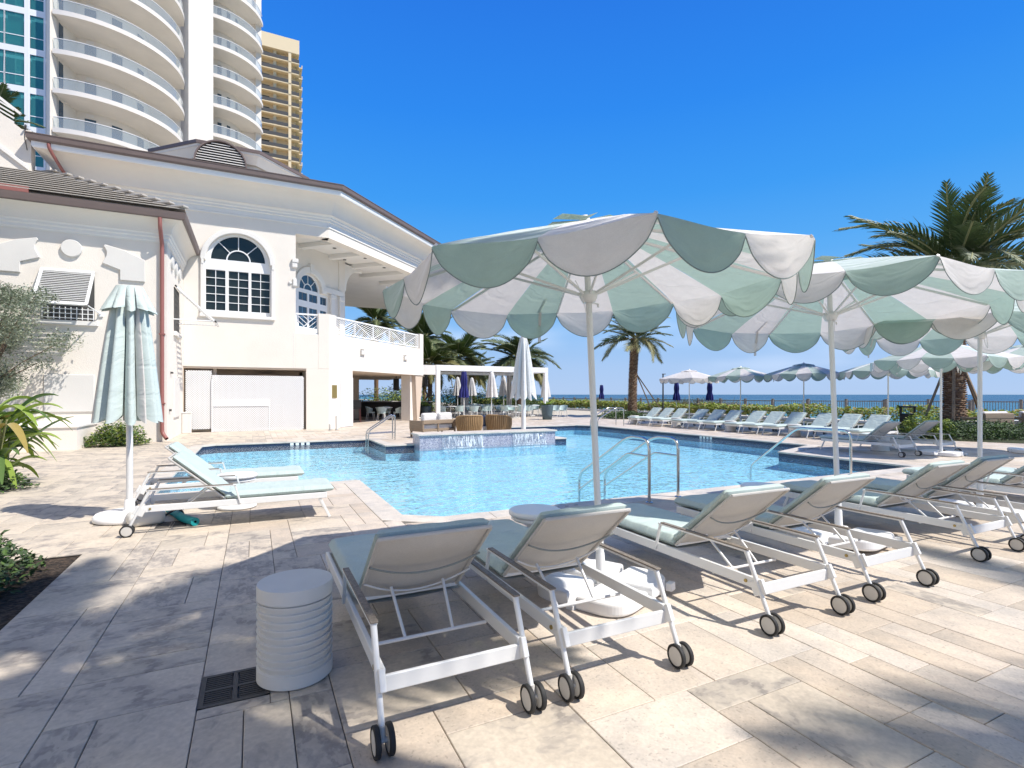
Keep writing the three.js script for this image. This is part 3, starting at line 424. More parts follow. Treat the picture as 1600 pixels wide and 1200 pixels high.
  // eaves
  const line = [[-5.9, -44], [-5.9, -24.24], [2.95, -24.24], [12.2, -33.49], [12.2, -44]];
  part('cornice', sweep([[0.0, 8.78], [0.04, 8.78], [0.04, 8.84], [0.02, 8.86], [0.02, 9.02], [0.08, 9.05], [0.08, 9.12], [0.14, 9.16], [0.14, 9.22], [0.20, 9.28]], line), M.trim, o);
  part('eave_cove', toCreasedNormals(sweep([[0.20, 9.28], ...arc(0.95, 9.28, 0.70, Math.PI, Math.PI / 2 + .12, 9)], line), 0.5), M.stucco, o);
  part('fascia', sweep([[0.86, 9.97], [0.90, 9.97], [0.92, 10.03], [0.92, 10.16]], line), M.whitePaint, o);
  part('gutter', sweep([[0.92, 10.16], [0.99, 10.16], [1.03, 10.21], [1.04, 10.36], [1.06, 10.38], [1.06, 10.40], [0.92, 10.40]], line), M.brownMetal, o);
  part('roof', metric(sweep([[1.02, 10.40], [-3.2, 11.80], [-3.3, 11.85]], line)), M.roofTile, o);
  part('roof', metric(prism([[-2.8, -27.4], [1.6, -27.4], [8.9, -34.8], [8.9, -44], [-2.8, -44]], 11.5, 11.84)), M.roofTile, o);
  part('downpipe', [tube([V(-6.35, 10.15, -23.30), V(-6.32, 9.95, -23.34), V(-6.12, 9.5, -23.70), V(-6.05, 9.35, -23.9), V(-6.05, 9.22, -23.95)], .055, 20, 8)], M.redMetal, o);
  // octagonal roof lantern with a half round louvre
  const lant = part('roof_lantern', metric(prism([[-2.1, -29.2], [.05, -29.2], [1.9, -31.0], [1.9, -34], [-4, -34], [-4, -31]], 11.4, 13.0)), M.stucco, o), ll = [[-4.2, -34], [-4.2, -31.0], [-2.25, -29.05], [.08, -29.05], [2.3, -31.2], [2.3, -34]];
  part('lantern_eave', [sweep([[0, 12.85], [.30, 13.2], [.36, 13.2], [.38, 13.3]], ll)], M.trim, lant); part('lantern_gutter', [sweep([[.36, 13.3], [.44, 13.3], [.45, 13.45], [.36, 13.46], [-1.6, 14.3]], ll)], M.brownMetal, lant);
  const lv = part('louvre', [extrude(shapeOf([...arc(-1.40, 12.34, 1.10, 0, Math.PI, 24), ...arc(-1.40, 12.34, 1.04, Math.PI, 0, 24)]), 1.0).translate(0, 0, -29.2)], M.brownMetal, lant);
  part('louvre_back', [extrude(shapeOf([...arc(-1.40, 12.34, 1.05, 0, Math.PI, 20), [-2.44, 11.3], [-.36, 11.3]]), .02).translate(0, 0, -28.4)], M.black, lv);
  for (let k = 0; k < 9; k++) { const y = 12.32 + k * .118, hw = Math.sqrt(Math.max(.02, 1.04 ** 2 - (y + .04 - 12.34) ** 2)); part('slat', [bar(V(-1.40 - hw, y, -28.28), V(-1.40 + hw, y, -28.28), .10, .02, 0, V(0, .8, .6))], M.trim, lv); }
  rebase(o, -1.5, 0, -24.24);
}
{                                                                      // the lower wing on the left
  const o = thing('pool_wing', 'single storey cream stucco wing with flat tile hip roof, propped louvre shutter and wall reliefs', 'building'), Z = -20, XR = -2.5;
  part('wall', metric(box6(-14, XR, 0, 7.0, -24.22, Z)), M.stucco, o);
  part('plinth', metric(merge([prism([[-14, -18.05], [-4.32, -18.05], [-4.32, -19.998], [-14, -19.998]], 0, 0.62, 0.0)])), M.stucco, o);
  part('plinth_cap', [sweep([[0, .60], [.04, .61], [.04, .66], [-.5, .70], [-1.95, .72]], [[-14, -18.05], [-4.32, -18.05], [-4.32, -19.99]])], M.trim, o);
  const line = [[-14, Z], [XR, Z], [XR, -24.2]];
  part('frieze', sweep([[0, 6.33], [.025, 6.33], [.025, 6.36], [.05, 6.38], [.05, 6.46], [.09, 6.50], [.09, 6.56], [.13, 6.60]], line), M.trim, o);
  part('eave_cove', toCreasedNormals(sweep([[.13, 6.60], ...arc(.55, 6.60, .42, Math.PI, Math.PI / 2 + .15, 8)], line), .5), M.stucco, o);
  part('gutter', sweep([[.46, 7.0], [.50, 6.99], [.55, 7.02], [.57, 7.14], [.58, 7.22], [.47, 7.22]], line), M.brownMetal, o);
  // tile courses of the hip roof: the front slope and the slope towards the pool
  const e = .54, y0 = 7.21, pitch = Math.atan2(2.15, 4.7), N = 11, run = 4.7;
  for (let k = 0; k < N; k++) {
    const t0 = k / N * run, t1 = (k + 1.2) / N * run, ya = y0 + Math.tan(pitch) * t0 + .150, yb = y0 + Math.tan(pitch) * t1 - .022, za = Z + e - t0, zb = Z + e - t1, xa = XR + e - t0, xb = XR + e - t1;
    part('roof_tile_course', metric(merge([grid(1, 1, (u, v) => [lerp(-14, lerp(xa, xb, v), u), lerp(ya, yb, v), lerp(za, zb, v)]), grid(1, 1, (u, v) => [lerp(-14, xa, u), lerp(ya - .022, ya, v), za + .002]), grid(1, 1, (u, v) => [lerp(xa, xb, v), lerp(ya, yb, v), lerp(lerp(za, zb, v), -24.2, u)]), grid(1, 1, (u, v) => [xa, lerp(ya - .022, ya, v), lerp(za, -24.2, u)])])), M.roofTile, o);
    part('hip_tile', [bar(V(xa + .05, ya + .05, za + .05), V(xb, yb + .06, zb), .20, .07, .03)], M.roofTile, o);
  }
  part('roof_deck', [grid(1, 1, (u, v) => [lerp(-14, lerp(XR + e, XR + e - run, v), u), y0 + 2.15 * v - .07, Z + e - run * v])], M.roofTile, o);
  part('eave_flashing', [box6(-7.5, -5.75, 7.235, 7.40, Z + .48, Z + .54)], M.redMetal, o);
  const dp = part('downpipe', [bentTube([V(-2.62, 7.0, Z + .50), V(-2.62, 6.72, Z + .50), V(-2.62, 6.25, Z + .085), V(-2.62, .28, Z + .085), V(-2.48, .10, Z + .22)], .058, .10, 10)], M.redMetal, o);
  part('pipe_clip', [box6(-2.70, -2.54, 3.4, 3.44, Z, Z + .15), box6(-2.70, -2.54, 1.2, 1.24, Z, Z + .15)], M.redMetal, dp);
  const rel = (pts, d = .07) => part('wall_relief', metric(extrude(shapeOf(pts), d, .012).translate(0, 0, Z - .004)), M.relief, o);
  rel(arc(-4.90, 5.88, .255, 0, Math.PI * 2, 40).slice(0, -1), .09);
  rel([[-4.10, 6.10], [-3.62, 5.98], [-3.08, 5.72], [-3.08, 5.04], [-3.72, 5.04], [-3.72, 5.35], [-4.16, 5.52], ...arc(-4.35, 5.83, .30, -.6, .75, 8)]);
  rel([[-5.70, 6.10], [-6.18, 5.98], [-6.72, 5.72], [-6.72, 5.04], [-6.08, 5.04], [-6.08, 5.35], [-5.64, 5.52], ...arc(-5.45, 5.83, .30, Math.PI + .6, Math.PI - .75, 8)]);
  rel([[-5.55, .98], [-4.36, .98], [-4.36, 2.1], [-5.55, 2.1]], .05); rel([[-7.7, .98], [-6.15, .98], [-6.15, 2.1], [-7.7, 2.1]], .05);
  const win = part('window', [box6(-5.62, -4.36, 3.72, 5.20, Z + .001, Z + .03)], M.charcoal, o); part('window_grille', [...Array.from({ length: 10 }, (_, i) => box6(-5.60 + i * .135, -5.58 + i * .135, 3.74, 4.12, Z + .03, Z + .05)), ...Array.from({ length: 3 }, (_, i) => box6(-5.6, -4.38, 3.78 + i * .135, 3.80 + i * .135, Z + .031, Z + .049))], M.whitePaint, win);
  part('window_sill', [box6(-5.72, -4.26, 3.58, 3.715, Z, Z + .10, .01)], M.trim, win);
  function shutter(place, w, L, slats) {                               // a top hung louvre shutter propped open
    const f = part('propped_shutter', [box6(-w / 2, -w / 2 + .07, -L, 0, -.025, .025), box6(w / 2 - .07, w / 2, -L, 0, -.025, .025), box6(-w / 2, w / 2, -.08, 0, -.026, .026), box6(-w / 2, w / 2, -L, -L + .08, -.026, .026)].map((g) => g.applyMatrix4(place)), M.whitePaint, o);
    for (let k = 0; k < slats; k++) part('slat', [bar(V(-w / 2 + .06, -.10 - (k + .5) * (L - .18) / slats, 0), V(w / 2 - .06, -.10 - (k + .5) * (L - .18) / slats, 0), .012, .052, 0, V(0, .45, -.89)).applyMatrix4(place)], M.whitePaint, f);
  }
  shutter(new THREE.Matrix4().makeRotationX(-.62).setPosition(-4.98, 5.22, Z + .04), 1.28, 1.40, 17);
  part('prop_bar', [rod(V(-4.38, 4.12, Z + .82), V(-4.20, 3.95, Z + .02), .018), rod(V(-5.58, 4.12, Z + .82), V(-5.74, 3.95, Z + .02), .018), box6(-4.25, -4.14, 3.88, 4.02, Z, Z + .05)], M.whitePaint, o);
  shutter(new THREE.Matrix4().makeRotationY(Math.PI / 2).multiply(new THREE.Matrix4().makeRotationX(-.80)).setPosition(XR + .04, 5.30, -22.25), 1.4, 1.75, 17);
  part('prop_bar', [rod(V(XR + 1.22, 4.12, -22.9), V(XR, 4.12, -22.95), .018), rod(V(XR + 1.22, 4.12, -21.6), V(XR, 4.12, -21.55), .018)], M.whitePaint, o);
  part('side_window', [box6(XR + .001, XR + .02, 3.72, 5.25, -22.9, -21.6)], M.charcoal, o); part('window_sill', [box6(XR, XR + .10, 3.55, 3.70, -23.0, -21.5, .01)], M.trim, o);
  part('side_relief', [box6(XR - .01, XR + .05, .7, 2.1, -23, -21.5, .01)], M.relief, o); for (const k of [0, 1, 2]) part('side_relief', [new THREE.CylinderGeometry(.24, .24, .07, 24).rotateZ(Math.PI / 2).translate(XR + .03, 5.95, -21.0 - k * .95)], M.relief, o);
  part('light_fixture', [box6(XR, XR + .07, 2.2, 2.26, -20.9, -20.75), box6(XR, XR + .06, .95, 1.02, -20.6, -20.45)], M.charcoal, o);
  // raised stair behind the roof
  part('stair_wall', metric(extrude(shapeOf([[-11, 8.0], [-6.9, 8.0], [-6.9, 10.6], [-7.15, 10.6], [-11, 13.6]]), .4).translate(0, 0, -24.0)), M.stucco, o);
  part('stair_band', [extrude(shapeOf([[-11, 12.4], [-6.95, 9.2], [-6.95, 9.35], [-11, 12.55]]), .08, .01).translate(0, 0, -23.60)], M.trim, o);
  part('stair_rail', [bar(V(-11, 14.1, -23.7), V(-7.2, 11.15, -23.7), .08, .08), ...[0, 1, 2, 3, 4].map((k) => bar(V(-7.9, 10.65 + .14 * k + .3, -23.62), V(-7.35, 10.65 + .14 * k, -23.62), .03, .05))], M.trim, o);
  part('roof_camera', [rod(V(-7.05, 10.62, -23.6), V(-7.0, 10.70, -23.45), .03), tube([V(-7.05, 10.6, -23.58), V(-7.06, 10.3, -23.59), V(-7.0, 9.9, -23.59)], .012, 12, 5)], M.charcoal, o);
  rebase(o, -6, 0, Z);
}
{                                                                      // the round tower: sizes follow from a 3 m storey
  const o = thing('round_condo_tower', 'white condominium tower with sweeping curved balconies and teal window bay', 'building');
  const C = (x, z) => { const d = z; return [x * CY + d * SY, x * SY - d * CY]; }, floors = Array.from({ length: 9 }, (_, k) => 18.84 + 3 * k);
  const arcPts = (cx, cz, r, a0, a1, n) => Array.from({ length: n + 1 }, (_, i) => { const a = lerp(a0, a1, i / n); return C(cx + r * Math.cos(a), cz + r * Math.sin(a)); });
  const sheet = (pts, y0, y1) => grid(pts.length - 1, 1, (u, v) => { const i = Math.min(pts.length - 1, Math.round(u * (pts.length - 1))); return [pts[i][0], lerp(y0, y1, v), pts[i][1], u * 12, lerp(y0, y1, v)]; });
  const plate = (outer, inner, y0, y1) => { const P = [...outer, ...inner.slice().reverse()]; let a = 0; P.forEach(([x, z], i) => { const [x2, z2] = P[(i + 1) % P.length]; a += x * z2 - x2 * z; }); return metric(prism(a > 0 ? P.slice().reverse() : P, y0, y1)); };
  for (const [cx, cz, r, a0, a1, deep] of [[-36.3, 46.3, 6.35, -1.36, .66, 2.7], [-32.3, 57.2, 4.75, -1.10, .35, 2.2]]) {
    const outer = arcPts(cx, cz, r, a0, a1, 30), inner = arcPts(cx, cz, r - deep, a0, a1, 30), rail = arcPts(cx, cz, r - .10, a0, a1, 30), back = arcPts(cx, cz, r - deep + .02, a0 - .2, a1 + .3, 24);
    part('curved_wall', sheet(back, 0, 48), M.stucco, o);
    for (const y of floors) {
      const s = part('balcony_slab', plate(outer, inner, y - .32, y), M.stucco, o); part('slab_edge', sheet(arcPts(cx, cz, r + .03, a0, a1, 30), y - .34, y + .02), M.stucco, s);
      part('glass_rail', sheet(rail, y + .02, y + .86), M.glassRail, s); part('handrail', [new THREE.TubeGeometry(new THREE.CatmullRomCurve3(rail.map(([x, z]) => V(x, y + .88, z))), 60, .035, 6)], M.whitePaint, s);
      for (const t of [.10, .34, .62]) { const d = arcPts(cx, cz, r - deep + .05, lerp(a0, a1, t), lerp(a0, a1, t + .10), 2); part('balcony_door', sheet(d, y + .02, y + 2.15), M.glassBlue, s); }
      { const d = arcPts(cx, cz, r - deep + .06, lerp(a0, a1, .115), lerp(a0, a1, .18), 2); part('wall_vent', sheet(d, y + 2.3, y + 2.55), M.trim, s); }
      { const e = outer[0], f = inner[0]; part('end_wall', [grid(1, 1, (u, v) => [lerp(f[0], e[0], u * .78), lerp(y - .3, y - 2.99, v), lerp(f[1], e[1], u * .78)])], M.stucco, s); part('slider', [grid(1, 1, (u, v) => [lerp(f[0], e[0], .12 + u * .6) + .02, lerp(y - .5, y - 2.95, v), lerp(f[1], e[1], .12 + u * .6) + .05])], M.glassBlue, s); }
    }
    const e2 = arcPts(cx, cz, r - .25, a1, a1 + .01, 1)[0], e3 = arcPts(cx, cz, r - 4, a1, a1 + .01, 1)[0]; part('end_wall', [grid(1, 1, (u, v) => [lerp(e2[0], e3[0], u), 48 * v, lerp(e2[1], e3[1], u)])], M.stucco, o);
  }
  const fromCam = (x0, x1, z0, z1) => [C(x0, z0), C(x1, z0), C(x1, z1), C(x0, z1)];
  { const q = C(-30.95, 50.4), L = 2.75, e = [q[0] + L * D45, q[1] - L * D45], w = (p, k) => [p[0] - k * D45, p[1] - k * D45]; part('shaft', metric(prism([q, e, w(e, 4), w(q, 4)], 0, 52)), M.stucco, o); }
  { const q = C(-28.35, 58.3); part('shaft', metric(prism([q, [q[0] + .55, q[1] - .3], [q[0] + .2, q[1] - 8], [q[0] - 4, q[1] - 8]], 0, 52)), M.stucco, o); }
  part('core', metric(prism(fromCam(-50, -34.5, 51, 66).reverse(), 0, 50)), M.stucco, o);
  // window bay
  const pA = C(-41.5, 38.6), pB = C(-37.05, 40.3), pC = C(-36.9, 41.2), pD = C(-35.05, 39.95), pE = C(-35.5, 44);
  const facet = (a, b, u0, u1, y0, y1, off) => { const L = Math.hypot(b[0] - a[0], b[1] - a[1]), n = [-(b[1] - a[1]) / L, (b[0] - a[0]) / L]; return grid(1, 1, (u, v) => { const t = lerp(u0, u1, u); return [lerp(a[0], b[0], t) + n[0] * off, lerp(y0, y1, v), lerp(a[1], b[1], t) + n[1] * off, t * L, lerp(y0, y1, v)]; }); };
  const pb2 = C(-36.62, 40.6), pier0 = C(-36.3, 41.0);
  part('pier', metric(prism([C(-36.05, 40.75), pD, pE, C(-37.5, 45)].reverse(), 0, 50)), M.stucco, o);
  for (const y of floors) {
    part('spandrel', [facet(pA, pB, 0, 1, y - .30, y + .18, .06), facet(pB, C(-36.05, 40.75), 0, 1, y - .30, y + .18, .06)], M.whitePaint, o);
    for (const [a, b, u0, u1] of [[pA, pB, .02, .40], [pA, pB, .42, .70], [pA, pB, .72, .97], [pB, C(-36.05, 40.75), .14, .88]]) { const w = part('window', [facet(a, b, u0, u1, y + .20, y + .98, 0), facet(a, b, u0, u1, y + 1.04, y + 2.68, 0)], M.glassTeal, o); part('mullion', [facet(a, b, u0 - .02, u0, y + .18, y + 2.7, .05), facet(a, b, u1, u1 + .02, y + .18, y + 2.7, .05), facet(a, b, u0, u1, y + .98, y + 1.04, .03)], M.whitePaint, w); }
    part('room_wall', [facet(pA, pB, 0, 1, y, y + 2.75, -1.1), facet(pB, C(-36.05, 40.75), 0, 1, y, y + 2.75, -.8)], M.roomWall, o);
    { const Rc = rng(Math.round(y * 10)), L = 4.76, nn = [-(pB[1] - pA[1]) / L, (pB[0] - pA[0]) / L]; for (const [u0, u1] of [[.42, .68], [.73, .95], [.1, .38]]) if (Rc() < .6) { const e = lerp(u0, u1, .45 + .5 * Rc()); part('curtain', [grid(40, 3, (u, v) => { const t = lerp(u0, e, u), of = -.22 + .05 * Math.sin(u * 46 + v); return [lerp(pA[0], pB[0], t) + nn[0] * of, lerp(y + .2, y + 2.6, v), lerp(pA[1], pB[1], t) + nn[1] * of, u, v]; })], M.curtain, o); } }
    part('mullion', [facet(pA, pB, .96, 1.0, y + .18, y + 2.7, .06), facet(pB, C(-36.05, 40.75), 0, .14, y + .18, y + 2.7, .06), facet(pB, C(-36.05, 40.75), .88, 1, y + .18, y + 2.7, .06)], M.whitePaint, o);
  }
  const [bx, bz] = C(-36, 48); rebase(o, bx, 0, bz);
}
{                                                                      // the far slab block
  const o = thing('tan_condo_block', 'distant cream yellow apartment block with stacked dark railed balconies', 'building'), Z = -155;
  part('wall', [box6(-12, 10.2, 0, 96, Z - 14, Z)], M.tanTower, o); part('end_wall', [box6(-12, .9, 0, 97.2, Z - .1, Z + 1.9)], M.tanTower, o);
  part('column', [box6(8.3, 9.0, 0, 95.2, Z + 1.4, Z + 1.9)], M.tanTower, o); part('parapet', [box6(-12, 11.0, 93.3, 97.0, Z - 14, Z + 2.0)], M.tanTower, o);
  for (let k = 0; k < 15; k++) { const y = 49.6 + k * 2.95; const s = part('balcony_slab', [box6(.9, 11.0, y - .22, y, Z, Z + 1.9)], M.tanTower, o); part('balcony_rail', [box6(1, 11.0, y + .12, y + 1.0, Z + 1.80, Z + 1.84), box6(10.95, 11.0, y + .12, y + 1, Z - 6, Z + 1.8)], M.charcoal, s); part('balcony_door', [box6(1.8, 3.7, y + .05, y + 2.1, Z + .02, Z + .06)], M.black, s); part('divider', [box6(4.6, 5.4, y, y + 2.72, Z + .02, Z + 1.0)], M.tanTower, s); part('side_slab', [box6(10.2, 11.9, y - .22, y, Z - 12, Z + .2), box6(11.75, 11.95, y, y + 1.0, Z - 12, Z - .4)], M.tanTower, s); }
  rebase(o, 0, 0, Z - 6);
}
{                                                                      // added wing, out of view on the left, bounces warm light into the shade
  const o = thing('added_bounce_wing', 'added cream stucco wing out of view, bouncing warm light onto the shaded paving', 'building'), X = -9.2;
  part('wall', metric(box6(X - 6, X, 0, 25.5, -16.5, 16)), M.stucco, o); part('cornice', sweep([[0.002, 24.6], [.08, 24.7], [.35, 25.3], [.4, 25.5], [-6, 25.9]], [[X, 16], [X, -16.5]].reverse()), M.trim, o);
  for (let f = 0; f < 7; f++) for (let k = 0; k < 7; k++) { const z = 13.5 - k * 4.4, y = 1 + f * 3.3, w = part('window', [box6(X + .002, X + .03, y, y + 1.6, z - .7, z + .7)], M.glassDark, o); part('window_frame', [box6(X + .002, X + .07, y - .08, y, z - .8, z + .8), box6(X + .002, X + .06, y + 1.6, y + 1.68, z - .78, z + .78), box6(X + .002, X + .06, y, y + 1.6, z - .78, z - .7), box6(X + .002, X + .06, y, y + 1.6, z + .7, z + .78)], M.whitePaint, w); }
  rebase(o, X - 3, 0, 0);
}
// ---------------------------------------------------------------- sun loungers
// built along -z: wheels at z = 0, feet end at z = -2.07
const P2 = (x, y, s) => V(x, y, -s);
function softSlab(w, t, L, bulge = 0.012) {                            // an upholstered pad lying along -z from 0 to -L, its underside at y = 0
  const nx = 10, nz = 16, g = new RoundedBoxGeometry(w, t, L, 4, t * 0.42).translate(0, t / 2, -L / 2), p = g.attributes.position;
  for (let i = 0; i < p.count; i++) { const x = p.getX(i) / (w / 2), z = -p.getZ(i) / L; if (p.getY(i) > t * 0.5) p.setY(i, p.getY(i) + bulge * (1 - x * x) * Math.min(1, 6 * z * (1 - z))); }
  g.computeVertexNormals(); return metric(g);
}
function padMesh(w, t, L, seed) {                                      // the same pad with a fine skin: soft edges and uneven filling
  const n = noise2(seed), top = (u, v) => { const x = u * 2 - 1, e = Math.pow(Math.max(0, 1 - Math.pow(Math.abs(x), 18)), 0.5) * Math.pow(Math.max(0, 1 - Math.pow(Math.abs(v * 2 - 1), 40)), 0.5); return e; };
  const sheet = (s) => grid(26, 44, (u, v) => { const e = top(u, v), k = 0.010 * (n(u * 5, v * 9, 64) - 0.5) + 0.006 * (n(u * 3, v * 26 + u * 6, 64) - 0.5); return [(u - 0.5) * w, t / 2 + (s > 0 ? 1 : -1) * (t / 2 * e + k * e) + (s > 0 ? 0.008 * e : 0), -v * L, (u - .5) * w, v * L]; });
  const a = sheet(1), b = sheet(-1), i = b.index.array; for (let q = 0; q < i.length; q += 3) { const w2 = i[q]; i[q] = i[q + 1]; i[q + 1] = w2; } b.computeVertexNormals(); return mergeGeometries([a, b]);
}
const shared = {};
function makeLounger(label, group) {
  const o = thing('sun_lounger', label, 'sun lounger', [0, 0, 0], 0, group), hw = 0.355;
  const backA = P2(0, 0.325, 0.90), backB = P2(0, 0.800, 0.36), dir = backB.clone().sub(backA), BL = dir.length(); dir.normalize(); const tilt = Math.atan2(dir.y, dir.z);   // the back leans towards the wheels (+z)
  for (const s of [-1, 1]) {
    part('side_rail', [bar(P2(s * 0.335, 0.275, 0.10), P2(s * 0.335, 0.275, 2.0), 0.028, 0.070, 0.006)], M.frame, o);
    part('leg', [rod(P2(s * hw, 0.085, 0.012), P2(s * hw, 0.475, 0.195), 0.0135, 0.0150, 10), bar(P2(s * (hw - 0.012), 0.215, 0.085), P2(s * (hw - 0.012), 0.30, 0.125), 0.030, 0.10, 0.006)], M.frame, o);
    part('leg', [bar(P2(s * 0.325, 0.29, 1.90), P2(s * 0.325, 0.0, 2.035), 0.026, 0.030, 0.005)], M.frame, o);
    const arm = part('armrest', [bar(P2(s * hw, 0.474, 0.185), P2(s * hw, 0.474, 1.02), 0.034, 0.014, 0.004), bar(P2(s * hw, 0.472, 1.005), P2(s * hw, 0.255, 1.065), 0.022, 0.018, 0.004)], M.frame, o);
    part('arm_cap', [bar(P2(s * hw, 0.485, 0.172), P2(s * hw, 0.485, 0.99), 0.036, 0.010, 0.003)], M.armWood, arm);
    const c = part('caster', [rod(P2(s * hw, 0.115, 0.015), P2(s * hw, 0.055, 0.004), 0.014), rod(P2(s * hw - 0.036, 0.064, 0), P2(s * hw + 0.036, 0.064, 0), 0.011)], M.wheel, o);
    for (const q of [-1, 1]) {
      const x = s * hw + q * 0.029, w = part('wheel', [lathe([[0, -0.010], [0.048, -0.010], [0.052, -0.007], [0.052, 0.007], [0.048, 0.010], [0, 0.010]], 24).rotateZ(Math.PI / 2).translate(x, 0.064, 0)], M.wheel, c);
      part('tyre', [lathe([[0.051, -0.012], [0.060, -0.012], [0.064, -0.008], [0.064, 0.008], [0.060, 0.012], [0.051, 0.012], [0.051, -0.012]], 28).rotateZ(Math.PI / 2).translate(x, 0.064, 0)], M.rubber, c);
    }
    part('prop', [rod(P2(s * 0.13, 0.235, 0.50), backA.clone().addScaledVector(dir, 0.20).setX(s * 0.15).add(V(0, -0.03, 0.02)), 0.009)], M.frame, o);
    part('back_rail', [bar(backA.clone().setX(s * 0.295), backB.clone().setX(s * 0.295), 0.020, 0.022, 0.008)], M.sling, o);
    part('bolt', [rod(P2(s * 0.348, 0.275, 0.20), P2(s * 0.356, 0.275, 0.20), 0.012)], M.brass, o);
  }
  part('rear_crossbar', [bar(P2(-hw + 0.012, 0.245, 0.10), P2(hw - 0.012, 0.245, 0.10), 0.020, 0.075, 0.006)], M.frame, o);
  part('foot_crossbar', [bar(P2(-0.33, 0.275, 1.99), P2(0.33, 0.275, 1.99), 0.026, 0.06, 0.005)], M.frame, o);
  part('prop_bar', [rod(P2(-0.325, 0.235, 0.50), P2(0.325, 0.235, 0.50), 0.010)], M.frame, o);
  part('back_crossbar', [bar(backB.clone().setX(-0.30), backB.clone().setX(0.30), 0.018, 0.022, 0.008)], M.sling, o); part('back_crossbar', [bar(backA.clone().setX(-0.30), backA.clone().setX(0.30), 0.022, 0.024, 0.005)], M.frame, o);
  const nrm = V(0, dir.z, -dir.y);                                     // away from the sitter, towards the wheels, is -nrm
  if (nrm.y < 0) nrm.negate();
  shared.sling ??= grid(14, 20, (u, v) => { const p = backA.clone().addScaledVector(dir, v * (BL - 0.02) + 0.01).addScaledVector(nrm, 0.004 - 0.022 * Math.sin(Math.PI * u) * (0.55 + 0.45 * Math.sin(v * 9.5))); return [(u - 0.5) * 0.575, p.y, p.z, u * 0.6, v * BL]; });
  part('back_sling', shared.sling, M.sling, o);
  part('seat_sling', [grid(6, 12, (u, v) => [(u - 0.5) * 0.64, 0.298 - 0.014 * Math.sin(Math.PI * u), -lerp(0.9, 1.98, v), u, v])], M.sling, o);
  const droop = (d, y) => tube([-1, -0.66, -0.33, 0, 0.33, 0.66, 1].map((t) => backA.clone().addScaledVector(dir, d - y * (1 - t * t)).addScaledVector(nrm, -0.022 - 0.020 * (1 - t * t)).setX(t * 0.305)), 0.006, 30, 5);
  part('strap', [droop(BL * 0.64, 0.10)], M.strap, o); part('handle_loop', [droop(BL * 0.36, 0.13)], M.frame, o);
  shared.seatPad ??= padMesh(0.645, 0.078, 1.19, 31); shared.backPad ??= padMesh(0.610, 0.055, 0.725, 47);
  const sp = part('seat_cushion', shared.seatPad, M.cushion, o); sp.position.set(0, 0.306, -0.90);
  const bp = part('back_cushion', shared.backPad, M.cushion, o); const bz = dir.clone().negate(), bx = V(1, 0, 0), by = V(0, 0, 0).crossVectors(bz, bx);
  bp.applyMatrix4(new THREE.Matrix4().makeBasis(bx, by.y < 0 ? by.negate() : by, bz).setPosition(backA.clone().addScaledVector(nrm, 0.014).addScaledVector(dir, -0.025)));
  if (V(0, 0, 0).crossVectors(bz, bx).y < 0) bp.scale.x *= 1;
  return o;
}
const ROW = 'sun loungers in the row along the near pool edge';
const lounger = makeLounger('mint cushioned lounger next to the ribbed round stool', ROW);
lounger.position.set(0.836, 0, -2.20);
for (const [x, z, t, l] of [
  [1.757, -2.20, 0, 'mint lounger whose backrest hides the pole of the striped umbrella from the stool side'],
  [3.262, -2.24, 0, 'third mint lounger counted from the ribbed round stool, past the first umbrella base'],
  [4.40, -2.28, 0, 'fourth mint lounger from the ribbed round stool, by the second umbrella base'],
  [6.23, -2.40, 0, 'fifth mint lounger from the ribbed round stool, past the second umbrella'],
  [7.22, -2.42, 0, 'sixth mint lounger from the ribbed round stool, before the third umbrella'],
  [9.05, -2.45, 0, 'seventh mint lounger from the ribbed round stool, past the third umbrella'],
  [10.05, -2.45, 0, 'eighth mint lounger from the ribbed round stool'],
]) copyOf(lounger, l, [x, 0, z], t, ROW);
const LEFT = 'sunlit loungers beside the closed aqua umbrella', q90 = -Math.PI / 2;
copyOf(lounger, 'sunlit lounger with the turquoise pool noodle lying under it', [-1.20, 0, -7.12], q90, LEFT);
copyOf(lounger, 'sunlit lounger on the pool side of the closed aqua umbrella', [-1.42, 0, -8.62], q90, LEFT);
const MID = 'loungers on the dark tiled deck corner across the pool';
copyOf(lounger, 'lounger on the deck corner that juts into the pool, nearer the pool', [14.25, 0, -7.20], 0, MID);
copyOf(lounger, 'lounger on the deck corner that juts into the pool, nearer the palm', [15.75, 0, -7.05], 0, MID);
const FAR = 'loungers in threes along the far side of the pool';
[-21.05, -20.15, -19.25, -17.95, -17.0, -16.1, -14.95, -14.1, -13.2, -12.1, -11.2, -10.3].forEach((z, i) => copyOf(lounger, `${['first', 'second', 'third', 'fourth', 'fifth', 'sixth', 'seventh', 'eighth', 'ninth', 'tenth', 'eleventh', 'twelfth'][i]} mint lounger of the far poolside row counted from the lone date palm`, [19.05, 0, z], Math.PI / 2, FAR));

